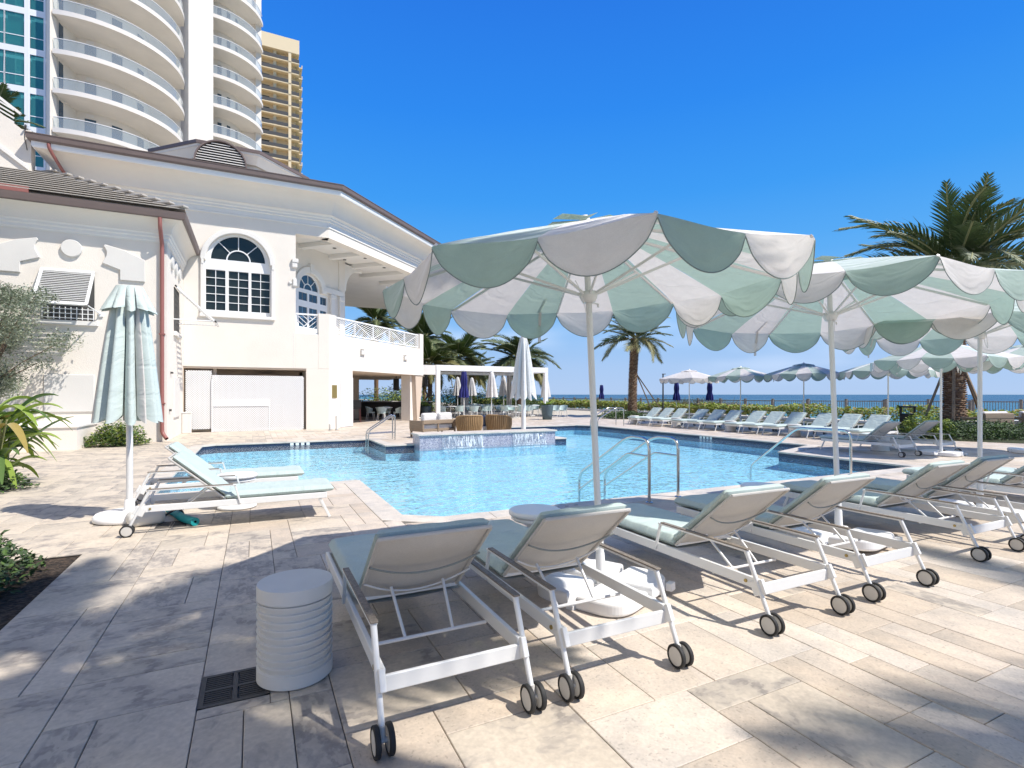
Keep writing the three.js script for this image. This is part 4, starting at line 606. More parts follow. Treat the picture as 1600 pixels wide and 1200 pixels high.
// ---------------------------------------------------------------- side tables and the oval stool
{
  const o = thing('drum_stool', 'off white ribbed round concrete stool beside the drain grate', 'stool', [0.20, 0, -3.06], 0);
  const prof = [[0.0, 0.002], [0.95, 0.002], [1, 0.010], [1.0, 0.074], [0.93, 0.076]]; for (let i = 0; i < 9; i++) { const y = 0.077 + i * 0.0385; prof.push([0.925, y], [0.945, y + 0.010], [0.985, y + 0.026], [1.0, y + 0.034], [0.998, y + 0.037], [0.93, y + 0.0375]); } prof.push([0.93, 0.428], [1.0, 0.431], [1.0, 0.492], [0.985, 0.502], [0.0, 0.503]);
  part('stool_body', [metric(toCreasedNormals(lathe(prof, 96).scale(0.190, 1, 0.190), 0.6))], M.concrete, o);
  o.rotation.y = 0.42;
}
function sideTable(label, pos, group) { const o = thing('side_table', label, 'side table', pos, 0, group); part('table_top', [lathe([[0, .40], [0.225, .40], [0.24, .408], [0.245, .425], [0.24, .442], [0.225, .45], [0, .45]], 36)], M.plastic, o); part('table_stem', [lathe([[.20, .352], [.225, .372], [.20, .40], [.13, .37], [.085, .32], [.07, .20], [.085, .10], [.14, .055]], 28)], M.plastic, o); part('table_base', [lathe([[0, 0], [0.21, 0], [0.235, 0.012], [0.235, 0.035], [0.20, 0.055], [0, 0.06]], 36)], M.plastic, o); return o; }
sideTable('round white pedestal table between the two sunlit loungers', [-0.20, 0, -7.88]);
sideTable('round white pedestal table by the foot of the second lounger', [2.32, 0, -4.25]);
sideTable('round white pedestal table between loungers by the second umbrella', [5.30, 0, -4.2]);
function drumTable(label, pos) { const o = thing('drum_table', label, 'side table', pos, 0, 'drum tables between the far loungers'); part('drum', [lathe([[0, 0], [.21, 0], [.22, .02], [.20, .10], [.195, .2], [.205, .3], [.225, .40], [.23, .42], [0, .425]], 28)], M.concrete, o); return o; }
[[-18.6, 'third and fourth'], [-15.5, 'sixth and seventh'], [-12.65, 'ninth and tenth']].forEach(([z, w]) => drumTable(`pale drum table between the ${w} loungers of the far row`, [17.6, 0, z])); drumTable('pale drum table at the lone date palm end of the far lounger row', [17.6, 0, -21.6]);
drumTable('pale drum table between the two loungers on the deck corner', [15.0, 0, -8.3]);

// ---------------------------------------------------------------- umbrellas
function canopyGore(k, R, rim, rise, sag, r0 = 0.10) {                 // one of sixteen panels, from rib to panel middle
  const a0 = k * Math.PI / 8, rib = Math.floor(k / 2) * Math.PI / 4;
  return (u, v, extra = 0) => { const a = a0 + u * Math.PI / 8, t = (a - rib) / (Math.PI / 4), edge = R * Math.cos(Math.PI / 8) / Math.cos(a - rib - Math.PI / 8), r = lerp(r0, edge, v), y = rim + rise * (1 - Math.pow(v, 1.12)) - sag * Math.sin(Math.PI * t) * v * v; return V(Math.cos(a) * (r + extra), y, Math.sin(a) * (r + extra)); };
}
function makeUmbrella(label, group, seed) {
  const o = thing('striped_umbrella', label, 'umbrella', [0, 0, 0], 0, group), R = 1.50, rim = 2.36, rise = 0.42, n = noise2(seed);
  part('pole', [rod(V(0, 0.10, 0), V(0, 2.80, 0), 0.0255, 0.0235, 16), rod(V(0, 0.10, 0), V(0, 0.55, 0), 0.031, 0.031, 16)], M.frame, o);
  const b = part('base', [0, 1, 2, 3].map((q) => { const s = new THREE.Shape(), c = 0.035, e = 0.40, r = 0.22; s.moveTo(c, c); s.lineTo(e, c); s.lineTo(e, e - r); s.quadraticCurveTo(e, e, e - r, e); s.lineTo(c, e); s.closePath(); return new THREE.ExtrudeGeometry(s, { depth: 0.05, bevelEnabled: true, bevelSize: 0.025, bevelThickness: 0.025, bevelOffset: -0.025, bevelSegments: 4, curveSegments: 14 }).rotateX(-Math.PI / 2).translate(0, 0.03, 0).rotateY(q * Math.PI / 2); }), M.plastic, o);
  part('base_frame', [box(0.86, 0.03, 0.06, 0, 0.025, 0), box(0.06, 0.028, 0.86, 0, 0.025, 0), box(0.07, 0.06, 0.05, 0.30, 0.04, 0.415, 0.006), rod(V(0, 0.03, 0), V(0, 0.30, 0), 0.036, 0.034, 16)], M.plastic, b);
  for (let k = 0; k < 16; k++) {
    const f = canopyGore(k, R, rim, rise, 0.035), m = k % 2 ? M.mint : M.ivory;
    const p = part('canopy_panel', [grid(8, 14, (u, v) => { const q = f(u, v); const w = 0.010 * (n(k * 3.1 + u * 2, v * 6, 64) - 0.5) * v; return [q.x, q.y + w, q.z, u * 0.6, v * 1.5]; })], m, o);
    part('valance', [grid(14, 6, (u, v) => { const q = f(u, 1, 0.012 * v + 0.02 * Math.sin(v * 2.2) * (0.6 + n(k * 1.7 + u * 2, 3, 64))), d = 0.030 + 0.215 * Math.pow(Math.max(0, Math.sin(Math.PI * clamp(u, 0.0, 1))), 0.62); return [q.x, q.y - d * v + 0.010 * (n(k * 3.1 + u * 2, 6, 64) - 0.5) * (1 - v), q.z, u * 0.6, v * 0.25]; })], m, p);
    part('hem', [tube(Array.from({ length: 15 }, (_, i) => { const u = i / 14, q = f(u, 1, 0.012 + 0.02 * Math.sin(2.2) * (0.6 + n(k * 1.7 + u * 2, 3, 64))); q.y -= 0.030 + 0.215 * Math.pow(Math.max(0, Math.sin(Math.PI * u)), 0.62); return q; }), 0.0035, 28, 4)], M.piping, p);
  }
  for (let k = 0; k < 8; k++) {
    const a = k * Math.PI / 4, c = Math.cos(a), s = Math.sin(a), tip = V(c * R * 0.995, rim - 0.012, s * R * 0.995), top = V(c * 0.07, rim + rise - 0.03, s * 0.07);
    part('rib', [bar(top, tip, 0.014, 0.022, 0.003), rod(tip, tip.clone().add(V(c * 0.02, 0.012, s * 0.02)), 0.011)], M.frame, o);
    part('strut', [bar(V(c * 0.055, rim - 0.10, s * 0.055), top.clone().lerp(tip, 0.50).add(V(0, -0.012, 0)), 0.013, 0.020, 0.003)], M.frame, o);
  }
  part('hub', [lathe([[.026, 2.76], [.075, 2.76], [.075, 2.80], [.04, 2.83], [.026, 2.86]], 20), lathe([[.026, 2.20], [.05, 2.20], [.055, 2.215], [.068, 2.24], [.068, 2.28], [.026, 2.29]], 20)], M.frame, o);
  const vent = part('vent_cap', [0, 1, 2, 3, 4, 5, 6, 7].map((k) => grid(4, 5, (u, v) => { const a = (k + u) * Math.PI / 4, r = lerp(0.01, 0.42, v), y = rim + rise + 0.045 - 0.10 * v - 0.02 * Math.sin(u * Math.PI * 2) * v + 0.02 * v * Math.sin(k * 2.4); return [Math.cos(a) * r, y, Math.sin(a) * r, u, v]; })), M.mint, o);
  part('finial', [lathe([[0, 2.855], [.010, 2.852], [.014, 2.84], [0, 2.83]], 12)], M.frame, vent);
  part('tie_strap', [grid(1, 12, (u, v) => { const y = rim + 0.12 - v * 0.42, a = 5.35 + u * 0.022; const r = 1.16 + 0.32 * Math.min(1, v * 1.5); return [Math.cos(a) * r, v < 0.55 ? rim + rise * (1 - Math.pow(Math.min(1, r / 1.42), 1.12)) + 0.008 : y, Math.sin(a) * r, u, v]; })], M.ivory, o);
  part('crank', [rod(V(0.026, 2.20, 0), V(0.10, 2.195, 0.02), 0.006), rod(V(0.10, 2.195, 0.02), V(0.10, 2.17, 0.02), 0.007), tube([V(0.03, 2.3, .02), V(-.05, 2.12, .05), V(-.12, 2.08, .06), V(-.16, 2.25, .04), V(-.2, 2.34, .02)], 0.003, 24, 4)], M.frame, o);
  return o;
}
const UMB = 'open green and white umbrellas over the near loungers';
const umb = makeUmbrella('open green and white scalloped umbrella between the second and third loungers from the ribbed stool', UMB, 5);
umb.position.set(2.37, 0, -3.29);
umb.rotation.set(0.0, 0, 0); { const axis = V(SY, 0, -CY); umb.quaternion.setFromAxisAngle(axis, -0.045).multiply(new THREE.Quaternion().setFromAxisAngle(V(0, 1, 0), 0.40)); }
const u2 = copyOf(umb, 'open green and white scalloped umbrella between the fourth and fifth loungers from the ribbed stool', [5.37, 0, -3.36], 0.254, UMB);
u2.quaternion.setFromAxisAngle(V(-.861, 0, -.507), .075).multiply(new THREE.Quaternion().setFromAxisAngle(V(0, 1, 0), .254));
u2.scale.setScalar(1.038);
u2.traverse((m) => { if (m.isMesh && (m.name === 'canopy_panel' || m.name === 'valance')) m.material = m.material === M.mint ? M.ivory : M.mint; });
const u3 = copyOf(umb, 'open green and white scalloped umbrella between the sixth and seventh loungers from the ribbed stool', [8.20, 0, -3.36], 0.5, UMB);
const ACROSS = 'open umbrellas across the pool';
copyOf(umb, 'open striped umbrella over the two loungers on the deck corner', [15.30, 0, -7.05], 0.2, ACROSS);
copyOf(umb, 'open striped umbrella beyond the deck corner loungers, near the big palm', [17.9, 0, -6.27], 0.7, ACROSS);
[-17.73, -14.52, -11.23].forEach((z, i) => copyOf(umb, ['open striped umbrella behind the middle of the far lounger row', 'open striped umbrella behind the far lounger row, second from the bin', 'open striped umbrella behind the far lounger row, nearest the bin'][i], [20.8, 0, z], 0.3 + i * 0.5, ACROSS));
{ const w = copyOf(umb, 'open all white umbrella at the far end of the lounger row', [20.8, 0, -21.02], 0.1, ACROSS); w.traverse((m) => { if (m.isMesh && m.material === M.mint) m.material = M.ivory; }); }

// closed umbrellas: hanging folds round a pole
function closedUmbrella({ name, label, category = 'umbrella', pos, top, bottom, rTop, rBot, folds, mats, pole = 0.03, poleTop = top + 0.06, vent = 0, scallop = 0.05, group, seed, waist = 0, baseR = 0.3, turn = 0, widths = Array(folds).fill(1) }) {
  const o = thing(name, label, category, pos, turn, group), n = noise2(seed);
  part('pole', [rod(V(0, 0.04, 0), V(0, poleTop, 0), pole, pole * 0.9, 14)], M.frame, o);
  if (baseR) part('base', [lathe([[0, 0], [baseR * 0.94, 0], [baseR, 0.015], [baseR, 0.05], [baseR * 0.93, 0.085], [baseR * 0.2, 0.10], [pole * 1.6, 0.12], [pole * 1.4, 0.24], [0, 0.24]], 36)], M.plastic, o);
  for (let k = 0; k < folds; k++) {
    const all = widths.reduce((p, q) => p + q, 0), a0 = widths.slice(0, k).reduce((p, q) => p + q, 0) / all * Math.PI * 2, da = widths[k] / all * Math.PI * 2;
    part('canopy_fold', [grid(8, 28, (u, v) => {
      const a = a0 + u * da + 0.10 * (n(k * 1.3, v * 3, 64) - 0.5) * v, e = Math.abs(u * 2 - 1), w = n(k * 2.7 + 9, 1, 64);
      let r = lerp(rTop, rBot * (0.84 + 0.3 * w), Math.pow(v, 0.75)); r *= 1 - waist * Math.exp(-((v - 0.55) ** 2) / 0.02);
      r *= lerp(1, 0.50 + 0.14 * w, Math.pow(e, 1.4) * Math.min(1, v * 3)); const y = lerp(top, bottom, v) + scallop * Math.pow(e, 2) * smooth(0.9, 1, v) + (w - .5) * 0.05 * v; return [Math.cos(a) * r, y, Math.sin(a) * r, u * 0.3, v * (top - bottom)];
    })], mats[k % mats.length], o);
  }
  if (vent) part('vent_skirt', Array.from({ length: folds }, (_, k) => grid(8, 8, (u, v) => { const a = (k + u) / folds * Math.PI * 2, e = Math.abs(u * 2 - 1), w = n(k * 4.1, 3, 64); const r = lerp(rTop * 1.05, rTop * 1.05 + vent * (0.75 + 0.5 * w), v) * lerp(1, 0.72, Math.pow(e, 1.5) * v); return [Math.cos(a) * r, top + 0.02 - v * 0.33 + 0.03 * w * v + 0.03 * e * v, Math.sin(a) * r, u * .3, v * .35]; })), mats[0], o);
  return o;
}
closedUmbrella({ name: 'closed_umbrella', label: 'tall closed aqua and white umbrella between the two sunlit loungers', pos: [-1.35, 0, -7.75], top: 2.78, bottom: 1.16, rTop: 0.13, rBot: 0.36, folds: 12, widths: [1.2, 1, .38, 1.3, 1.1, .9, .34, 1.2, 1, .38, 1.3, .9], mats: [M.aquaCloth, M.aquaCloth, M.ivoryCloth, M.aquaCloth, M.aquaCloth, M.aquaCloth, M.ivoryCloth, M.aquaCloth, M.aquaCloth, M.ivoryCloth, M.aquaCloth, M.aquaCloth], pole: 0.036, poleTop: 2.80, vent: 0.15, scallop: 0.10, seed: 8, baseR: 0.36, turn: 0.5 });
{ const o = thing('umbrella_weight', 'grey plastic weight bag lying on the deck at the foot of the closed aqua umbrella', 'weight', [-1.13, 0, -7.36], 0.3); part('bag', [softSlab(0.36, 0.14, 0.30, 0.03).translate(0, 0, 0.15)], M.concrete, o); part('bag_handle', [tube([V(.17, .05, 0), V(.28, .12, .02), V(.36, .10, -.02), V(.40, .02, -.05)], 0.012, 16, 6)], M.charcoal, o); }
{ const [x, z] = atDepth(818, 19.1); closedUmbrella({ name: 'closed_umbrella', label: 'very tall closed white umbrella behind the fountain wall', pos: [x, 0, z], top: 3.60, bottom: 1.30, rTop: 0.10, rBot: 0.46, folds: 8, mats: [M.ivoryCloth], pole: 0.085, poleTop: 3.62, seed: 21, baseR: 0.45, scallop: 0.25 }); }
const CREAM = 'closed cream umbrellas by the dining tables', NAVY = 'closed navy umbrellas';
for (const [px, depth, top, bot, r, l] of [[650, 33.0, 3.0, 1.35, .40, 'closed cream umbrella in front of the covered bar end'], [768, 33.5, 2.95, 1.32, .42, 'closed cream umbrella in the middle of the pergola dining'], [787, 41, 2.9, 1.4, .36, 'smaller closed cream umbrella deep under the pergola'], [715, 41, 2.85, 1.4, .36, 'closed cream umbrella behind the navy one under the pergola'], [737, 44, 2.9, 1.4, .40, 'closed cream umbrella in the shade behind the navy one'], [852, 37, 2.95, 1.3, .36, 'closed cream umbrella outside the seaward pergola post'], [806, 43, 2.7, 1.2, .4, 'closed cream umbrella beyond the pergola, nearest the beach']]) { const [x, z] = atDepth(px, depth); closedUmbrella({ name: 'closed_umbrella', label: l, pos: [x, 0, z], top, bottom: bot, rTop: 0.10, rBot: r, folds: 8, mats: [M.ivoryCloth], seed: 30 + px, group: CREAM }); }
for (const [px, depth, top, bot, r, l] of [[725, 32.6, 2.92, 1.30, .30, 'closed navy umbrella under the pergola edge'], [1057, 40, 2.45, 1.05, .32, 'closed navy umbrella by the far loungers, nearer the leaning palm'], [1109, 39, 2.45, 1.05, .30, 'closed navy umbrella by the far loungers, under the white and striped umbrellas'], [940, 50, 2.4, 1.1, .30, 'small closed navy umbrella on the beach by the leaning palm']]) { const [x, z] = atDepth(px, depth); closedUmbrella({ name: 'closed_umbrella', label: l, pos: [x, 0, z], top, bottom: bot, rTop: 0.14, rBot: r, folds: 8, mats: [M.navy], waist: 0.25, seed: 60 + px, group: NAVY }); }

// ---------------------------------------------------------------- pool handrails, drains, noodle
function handrail(label, x, pts, mid, extra = []) {
  const [z0] = [pts[0][1]], o = thing('pool_handrail', label, 'handrail', [x, 0, z0], 0, 'steel pool handrails'), L = (l) => l.map(([y, z]) => V(0, y, z - z0));
  part('top_rail', [bentTube(L(pts), 0.0225, 0.16, 12)], M.steel, o);
  if (mid) part('mid_rail', [bentTube(L(mid), 0.018, 0.06, 10)], M.steel, o);
  part('flange', [lathe([[0, 0.003], [.05, .003], [.05, .012], [.028, .02]], 20)], M.steel, o);
  return o;
}
handrail('steel handrail with a mid rail at the near pool steps, closer to the ribbed stool', 4.92, [[0, -5.72], [0.885, -5.72], [0.89, -6.16], [0.16, -7.47], [-0.36, -7.47]], [[0.64, -5.72], [0.64, -6.18], [-0.10, -7.46]]);
handrail('steel handrail with a mid rail at the near pool steps, farther from the ribbed stool', 5.58, [[0, -5.86], [0.85, -5.86], [0.85, -6.36], [0.12, -7.66], [-0.36, -7.66]], [[0.60, -5.86], [0.60, -6.36], [-0.12, -7.65]]);
handrail('single bent steel handrail at the pool corner by the second umbrella', 9.96, [[0, -6.02], [0.83, -6.02], [0.82, -7.10], [-0.10, -8.22], [-0.42, -8.22]], null);
for (const [x, l] of [[0, 'outer'], [0.36, 'inner']]) {
  const o = thing('pool_handrail', `steel handrail on the far deck corner beside the fountain wall, ${l} one of the pair`, 'handrail', [3.95, 0, -17.75 + x], 0, 'steel pool handrails');
  part('top_rail', [bentTube([V(0.25, 0, 0), V(0.25, 0.86, 0), V(-0.62, 0.30, 0), V(-0.62, -0.40, 0)], 0.022, 0.12, 10)], M.steel, o); part('mid_rail', [rod(V(.25, .25, 0), V(-.62, .22, 0), 0.016)], M.steel, o);
}
for (const [z, l] of [[-20.3, 'nearer'], [-20.9, 'farther']]) { const o = thing('pool_handrail', `steel handrail at the far pool end by the leaning palm, ${l} one of the pair`, 'handrail', [15.9, 0, z], 0, 'steel pool handrails'); part('top_rail', [bentTube([V(0, 0, 0), V(0, 0.86, 0), V(-0.5, 0.86, 0), V(-1.5, 0.35, 0), V(-1.5, -0.4, 0)], 0.022, 0.14, 10)], M.steel, o); }
function drain(label, x, z, w, d, turn) {
  const o = thing('drain_grate', label, 'drain grate', [x, 0, z], turn);
  part('grate_frame', [box(w, .02, .022, 0, -.006, d / 2 - .011), box(w, .02, .022, 0, -.006, -d / 2 + .011), box(.022, .02, d, w / 2 - .011, -.0055, 0), box(.022, .02, d, -w / 2 + .011, -.0055, 0), box(.022, .018, d - .04, 0, -.006, 0), box(w - .04, .017, .022, 0, -.006, 0)], M.iron, o);
  part('sump', [box(w - .03, .004, d - .03, 0, -0.0275, 0)], M.black, o);
  for (const sx of [-1, 1]) for (const sz of [-1, 1]) for (let i = 0; i < 6; i++) part('grate_bar', [box(w / 2 - .035, .015, .0085, sx * w / 4, -.0055, sz * (.016 + (i + .5) * (d / 2 - .04) / 6))], M.iron, o);
}
drain('square dark cast iron drain grate beside the ribbed round stool', -0.086, -3.063, 0.315, 0.318, 0);
drain('dark drain grate under the sunlit lounger beside the closed aqua umbrella', -0.85, -7.2, 0.30, 0.30, 0);
{ const pts = [V(-0.98, 0.05, -7.95), V(-0.86, 0.048, -7.6), V(-0.74, 0.048, -7.25), V(-0.60, 0.05, -6.98)], o = thing('pool_noodle', 'turquoise foam pool noodle lying bent on the paving', 'pool noodle', [-0.74, 0, -7.25]); const c = new THREE.CatmullRomCurve3(pts.map((p) => p.clone().sub(V(-0.74, 0, -7.25)))); part('foam', [new THREE.TubeGeometry(c, 30, 0.046, 16)], M.teal, o); const e = c.getPoint(1), t = c.getTangent(1); part('foam_end', [new THREE.RingGeometry(0.014, 0.046, 20).lookAt(t).translate(e.x, e.y, e.z)], M.teal, o); part('foam_core', [new THREE.CylinderGeometry(0.014, 0.014, 0.1, 12, 1, true).rotateX(Math.PI / 2).lookAt(t).translate(e.x - t.x * .05, e.y - t.y * .05, e.z - t.z * .05)], M.black, o); }
// ---------------------------------------------------------------- fountain wall and lounge seats
{
  const o = thing('fountain_wall', 'raised fountain wall of lilac blue mosaic with pale stone cap and two spilling sheets', 'fountain', [6.65, 0, -15.35]), x0 = -2.30, x1 = 2.30, zf = 0.33, zb = -0.40;
  part('mosaic_wall', metric(box6(x0, x1, -0.16, 0.292, zb, zf)), M.mosaic, o); part('footing', metric(box6(x0 + .01, x1 - .01, -.455, -0.16, zb + .01, zf - .01)), M.plaster, o);
  for (let k = 0; k < 8; k++) part('cap_stone', metric(box6(x0 - .05 + k * (4.7 / 8) + .002, x0 - .05 + (k + 1) * (4.7 / 8) - .002, 0.292, 0.335, zb - .05, zf + .05, .004)), M.coping, o);
  const n = noise2(70);
  for (const [a, b] of [[-1.62, -.30], [.72, 1.92]]) {
    const w = part('water_sheet', [grid(60, 30, (u, v) => [lerp(a, b, u), lerp(0.27, -0.10, v), zf + .012 + .05 * Math.sqrt(v) + .030 * (n(u * 40, v * 7, 64) - .5) * (.3 + v) + .016 * (n(u * 90, v * 16, 128) - .5), lerp(a, b, u), v])], M.spill, o);
    part('spill_lip', [box6(a - .03, b + .03, .262, .285, zf - .02, zf + .03)], M.steel, w);
    const R = rng(Math.round(a * 100) + 900), foam = [];
    for (let i = 0; i < 95; i++) { const t = Math.pow(R(), a < 0 ? .6 : 1.1), x = lerp(a, b, t), w = .003 + .011 * R() * R(), y0 = R() < .4 ? .25 : lerp(.2, -.02, R()), y1 = Math.max(-.09, y0 - .05 - .22 * R()), k = R() * 6; foam.push(grid(1, 5, (u, v) => { const y = lerp(y0, y1, v); return [x + (u - .5) * w * Math.sin(Math.PI * (.15 + .8 * v)) * 2 + .012 * Math.sin(k + v * 3), y, zf + .045 + .05 * Math.sqrt(clamp((.27 - y) / .37, 0, 1)), u, v]; })); }
    for (let i = 0; i < 60; i++) { const r = .004 + .010 * R(); foam.push(new THREE.IcosahedronGeometry(r, 0).scale(2.2, .4, 1.2).translate(lerp(a, b, R()), -.094, zf + .07 + .16 * R() * R())); }
    const f = part('splash', foam, M.streak, w); f.userData.kind = 'stuff';
  }
}
function padBox(w, h, d, x, y, z, r = .05, seed = 1) { const g = new RoundedBoxGeometry(w, h, d, 5, r).translate(x, y, z); return metric(g); }
{ const o = thing('outdoor_sofa', 'teak framed outdoor sofa with cream cushions behind the fountain wall', 'sofa', [5.72, 0, -18.1], 0.35);
  part('frame', [box6(-.72, .72, .48, .62, .36, .42, .02), box6(-.72, .72, .22, .30, -.38, .38, .01), ...[-.70, -.05, .70].map((x) => box6(x - .025, x + .025, 0, .5, .36, .41, .008)), box6(-.74, -.68, .3, .60, -.38, .4, .015), box6(.68, .74, .3, .60, -.38, .4, .015)], M.teak, o);
  for (const x of [-.68, .68]) part('leg', [box6(x - .03, x + .03, 0, .24, -.36, -.30, .008)], M.teak, o);
  part('seat_cushion', [padBox(1.30, .17, .66, 0, .38, -.02)], M.ivoryCloth, o); for (const x of [-.36, .34]) part('back_cushion', [padBox(.60, .36, .20, x, .68, .24, .08).rotateX(.0)], M.ivoryCloth, o);
  part('bolster', [new THREE.CapsuleGeometry(.11, .42, 6, 14).rotateZ(Math.PI / 2).translate(.1, .63, .05)], M.ivoryCloth, o); }
function wickerChair(label, pos, turn) {
  const o = thing('wicker_chair', label, 'chair', pos, turn, 'round wicker lounge chairs behind the fountain'), n = 44;
  part('shell', [grid(40, 8, (u, v) => { const a = lerp(-.35, Math.PI + .35, u), r = lerp(.38, .47, Math.sin(v * 2.0)), h = .76 - .20 * Math.pow(Math.abs(u * 2 - 1), 3); return [Math.cos(a) * r, lerp(.10, h, v), Math.sin(a) * r, u, v]; })], M.wickerDark, o);
  for (let k = 0; k <= 26; k++) { const u = k / 26, a = lerp(-.35, Math.PI + .35, u), h = .76 - .20 * Math.pow(Math.abs(u * 2 - 1), 3); part('wicker_strand', [tube([0, .2, .4, .6, .8, 1].map((v) => { const r = lerp(.38, .47, Math.sin(v * 2.0)) + .012; return V(Math.cos(a) * r, lerp(.10, h, v), Math.sin(a) * r); }), .017, 8, 5)], M.wicker, o); }
  for (const v of [.04, .12, 1]) part('woven_band', [tube(Array.from({ length: 21 }, (_, i) => { const u = i / 20, a = lerp(-.35, Math.PI + .35, u), r = lerp(.38, .47, Math.sin(v * 2)) + .014, h = .76 - .20 * Math.pow(Math.abs(u * 2 - 1), 3); return V(Math.cos(a) * r, lerp(.10, h, v), Math.sin(a) * r); }), .024, 40, 6)], M.wicker, o);
  part('seat_base', [lathe([[0, .05], [.36, .05], [.40, .10], [.40, .28], [0, .30]], 28)], M.wicker, o);
  part('seat_cushion', [padBox(.66, .16, .64, 0, .38, -.02, .07)], M.ivoryCloth, o); part('back_cushion', [padBox(.60, .40, .20, 0, .58, .26, .09)], M.ivoryCloth, o); return o;
}
wickerChair('round backed tan wicker chair beside the teak sofa', [6.98, 0, -17.75], -0.25);
wickerChair('round backed tan wicker chair beside the tall closed white umbrella', [8.15, 0, -17.75], -0.75);
{ const o = thing('throw_pillow', 'grey blue square pillow resting against the second wicker chair', 'pillow', [7.62, 0, -18.1], .3); part('pillow_body', [padBox(.42, .40, .14, 0, .52, 0, .06)], mat(.28, .31, .40, .9, { map: scaled(T.cloth, 2) }), o); part('low_table', [box6(-.3, .3, .28, .33, -.25, .25, .01), box6(-.26, -.2, 0, .28, -.2, .2), box6(.2, .26, 0, .28, -.2, .2)], M.white, o); o.userData.label = 'grey blue square pillow standing on a low white table by the wicker chairs'; }

// ---------------------------------------------------------------- pergola, dining chairs and tables
{
  const o = thing('pergola', 'white flat roofed pergola over the dining tables', 'pergola'), xA = 10.05, xB = 17.6, zA = -30.8, zB = -36.5;
  for (const [x, z] of [[xA, zA], [xB, zA], [xA, zB], [xB, zB], [xA + 3.8, zB]]) part('post', [box6(x - .13, x + .13, 0, 2.95, z - .13, z + .13, .015)], M.whitePaint, o);
  for (const z of [zA, zB]) part('beam', [box6(xA - .13, xB + .13, 2.952, 3.30, z - .13, z + .13, .01)], M.whitePaint, o);
  for (const x of [xA, xB]) part('beam', [box6(x - .128, x + .128, 2.954, 3.298, zB + .131, zA - .131, .01)], M.whitePaint, o);
  for (let k = 0; k < 26; k++) part('roof_louvre', [bar(V(xA + .4 + k * .275, 3.16, zB + .14), V(xA + .4 + k * .275, 3.16, zA - .14), .23, .03, 0, V(.25, 1, 0))], M.whitePaint, o);
  part('curtain', [grid(30, 6, (u, v) => [xB - .25 - .05 * Math.sin(u * 60), lerp(.1, 2.9, v), zB + .3 + u * .7, u * 2, v * 3])], M.ivoryCloth, o); part('curtain', [grid(30, 6, (u, v) => [xA + 3.6 + u * .6, lerp(.1, 2.9, v), zB + .2 + .05 * Math.sin(u * 55), u * 2, v * 3])], M.ivoryCloth, o);
  rebase(o, (xA + xB) / 2, 0, (zA + zB) / 2);
}
{ const o = thing('pergola', 'white entrance frame joining the pergola to the clubhouse', 'pergola'); part('beam', [box6(8.75, 9.9, 2.70, 3.28, -31.0, -30.7, .01)], M.trim, o); part('post', [box6(8.75, 9.0, 0, 2.7, -31.6, -31.35, .01)], M.tan, o); rebase(o, 9.2, 0, -31); }
for (const [px, depth, y, l] of [[664, 33.2, 2.35, 'black loudspeaker hanging beside the first pergola post'], [619, 31.5, 2.1, 'black loudspeaker hanging under the clubhouse floor']]) { const [x, z] = atDepth(px, depth); const o = thing('loudspeaker', l, 'speaker', [x, 0, z], .3, 'black hanging speakers'); part('cabinet', [box(.26, .72, .28, 0, y, 0, .03)], M.black, o); part('bracket', [rod(V(0, y + .3, 0), V(0, 2.92, 0), .02)], M.charcoal, o); }
{ const [x, z] = atDepth(669, 33.4), o = thing('pedestal_fan', 'black round pedestal fan beside the potted plant', 'fan', [x, 0, z], -.4); part('fan_ring', [new THREE.TorusGeometry(.36, .02, 8, 30).translate(0, 1.45, .06), new THREE.TorusGeometry(.24, .008, 6, 26).translate(0, 1.45, .1), new THREE.TorusGeometry(.12, .008, 6, 20).translate(0, 1.45, .12)], M.black, o); part('fan_blade', [0, 1, 2].map((k) => box(.32, .10, .01, .17, 0, 0).rotateX(.4).rotateZ(k * 2.094).translate(0, 1.45, .05)), M.charcoal, o); part('motor', [new THREE.CylinderGeometry(.09, .09, .2, 16).rotateX(Math.PI / 2).translate(0, 1.45, -.06)], M.black, o); part('stand', [rod(V(0, .03, -.04), V(0, 1.4, -.06), .025), lathe([[0, 0], [.26, 0], [.26, .03], [0, .05]], 24)], M.black, o); }
const chairSet = (() => {
  const o = thing('dining_chair', 'pale aqua tub dining chair', 'chair');
  part('seat_shell', [grid(22, 6, (u, v) => { const a = lerp(-.25, Math.PI + .25, u), r = lerp(.22, .31, v), h = lerp(.46, .80 - .14 * Math.pow(Math.abs(u * 2 - 1), 2.2), v); return [Math.cos(a) * r, h, Math.sin(a) * r * .95, u, v]; }), new THREE.CylinderGeometry(.25, .23, .07, 20).translate(0, .45, 0)], M.seatAqua, o);
  for (const [x, z] of [[-1, -1], [1, -1], [-1, 1], [1, 1]]) part('leg', [rod(V(x * .23, 0, z * .22), V(x * .17, .43, z * .16), .013, .017)], M.white, o);
  return o;
})();
let firstChair = true;
function chairAt(x, z, turn, label, group) { if (firstChair) { firstChair = false; chairSet.userData.label = label; chairSet.userData.group = group; chairSet.position.set(x, 0, z); chairSet.rotation.y = turn; } else copyOf(chairSet, label, [x, 0, z], turn, group); }
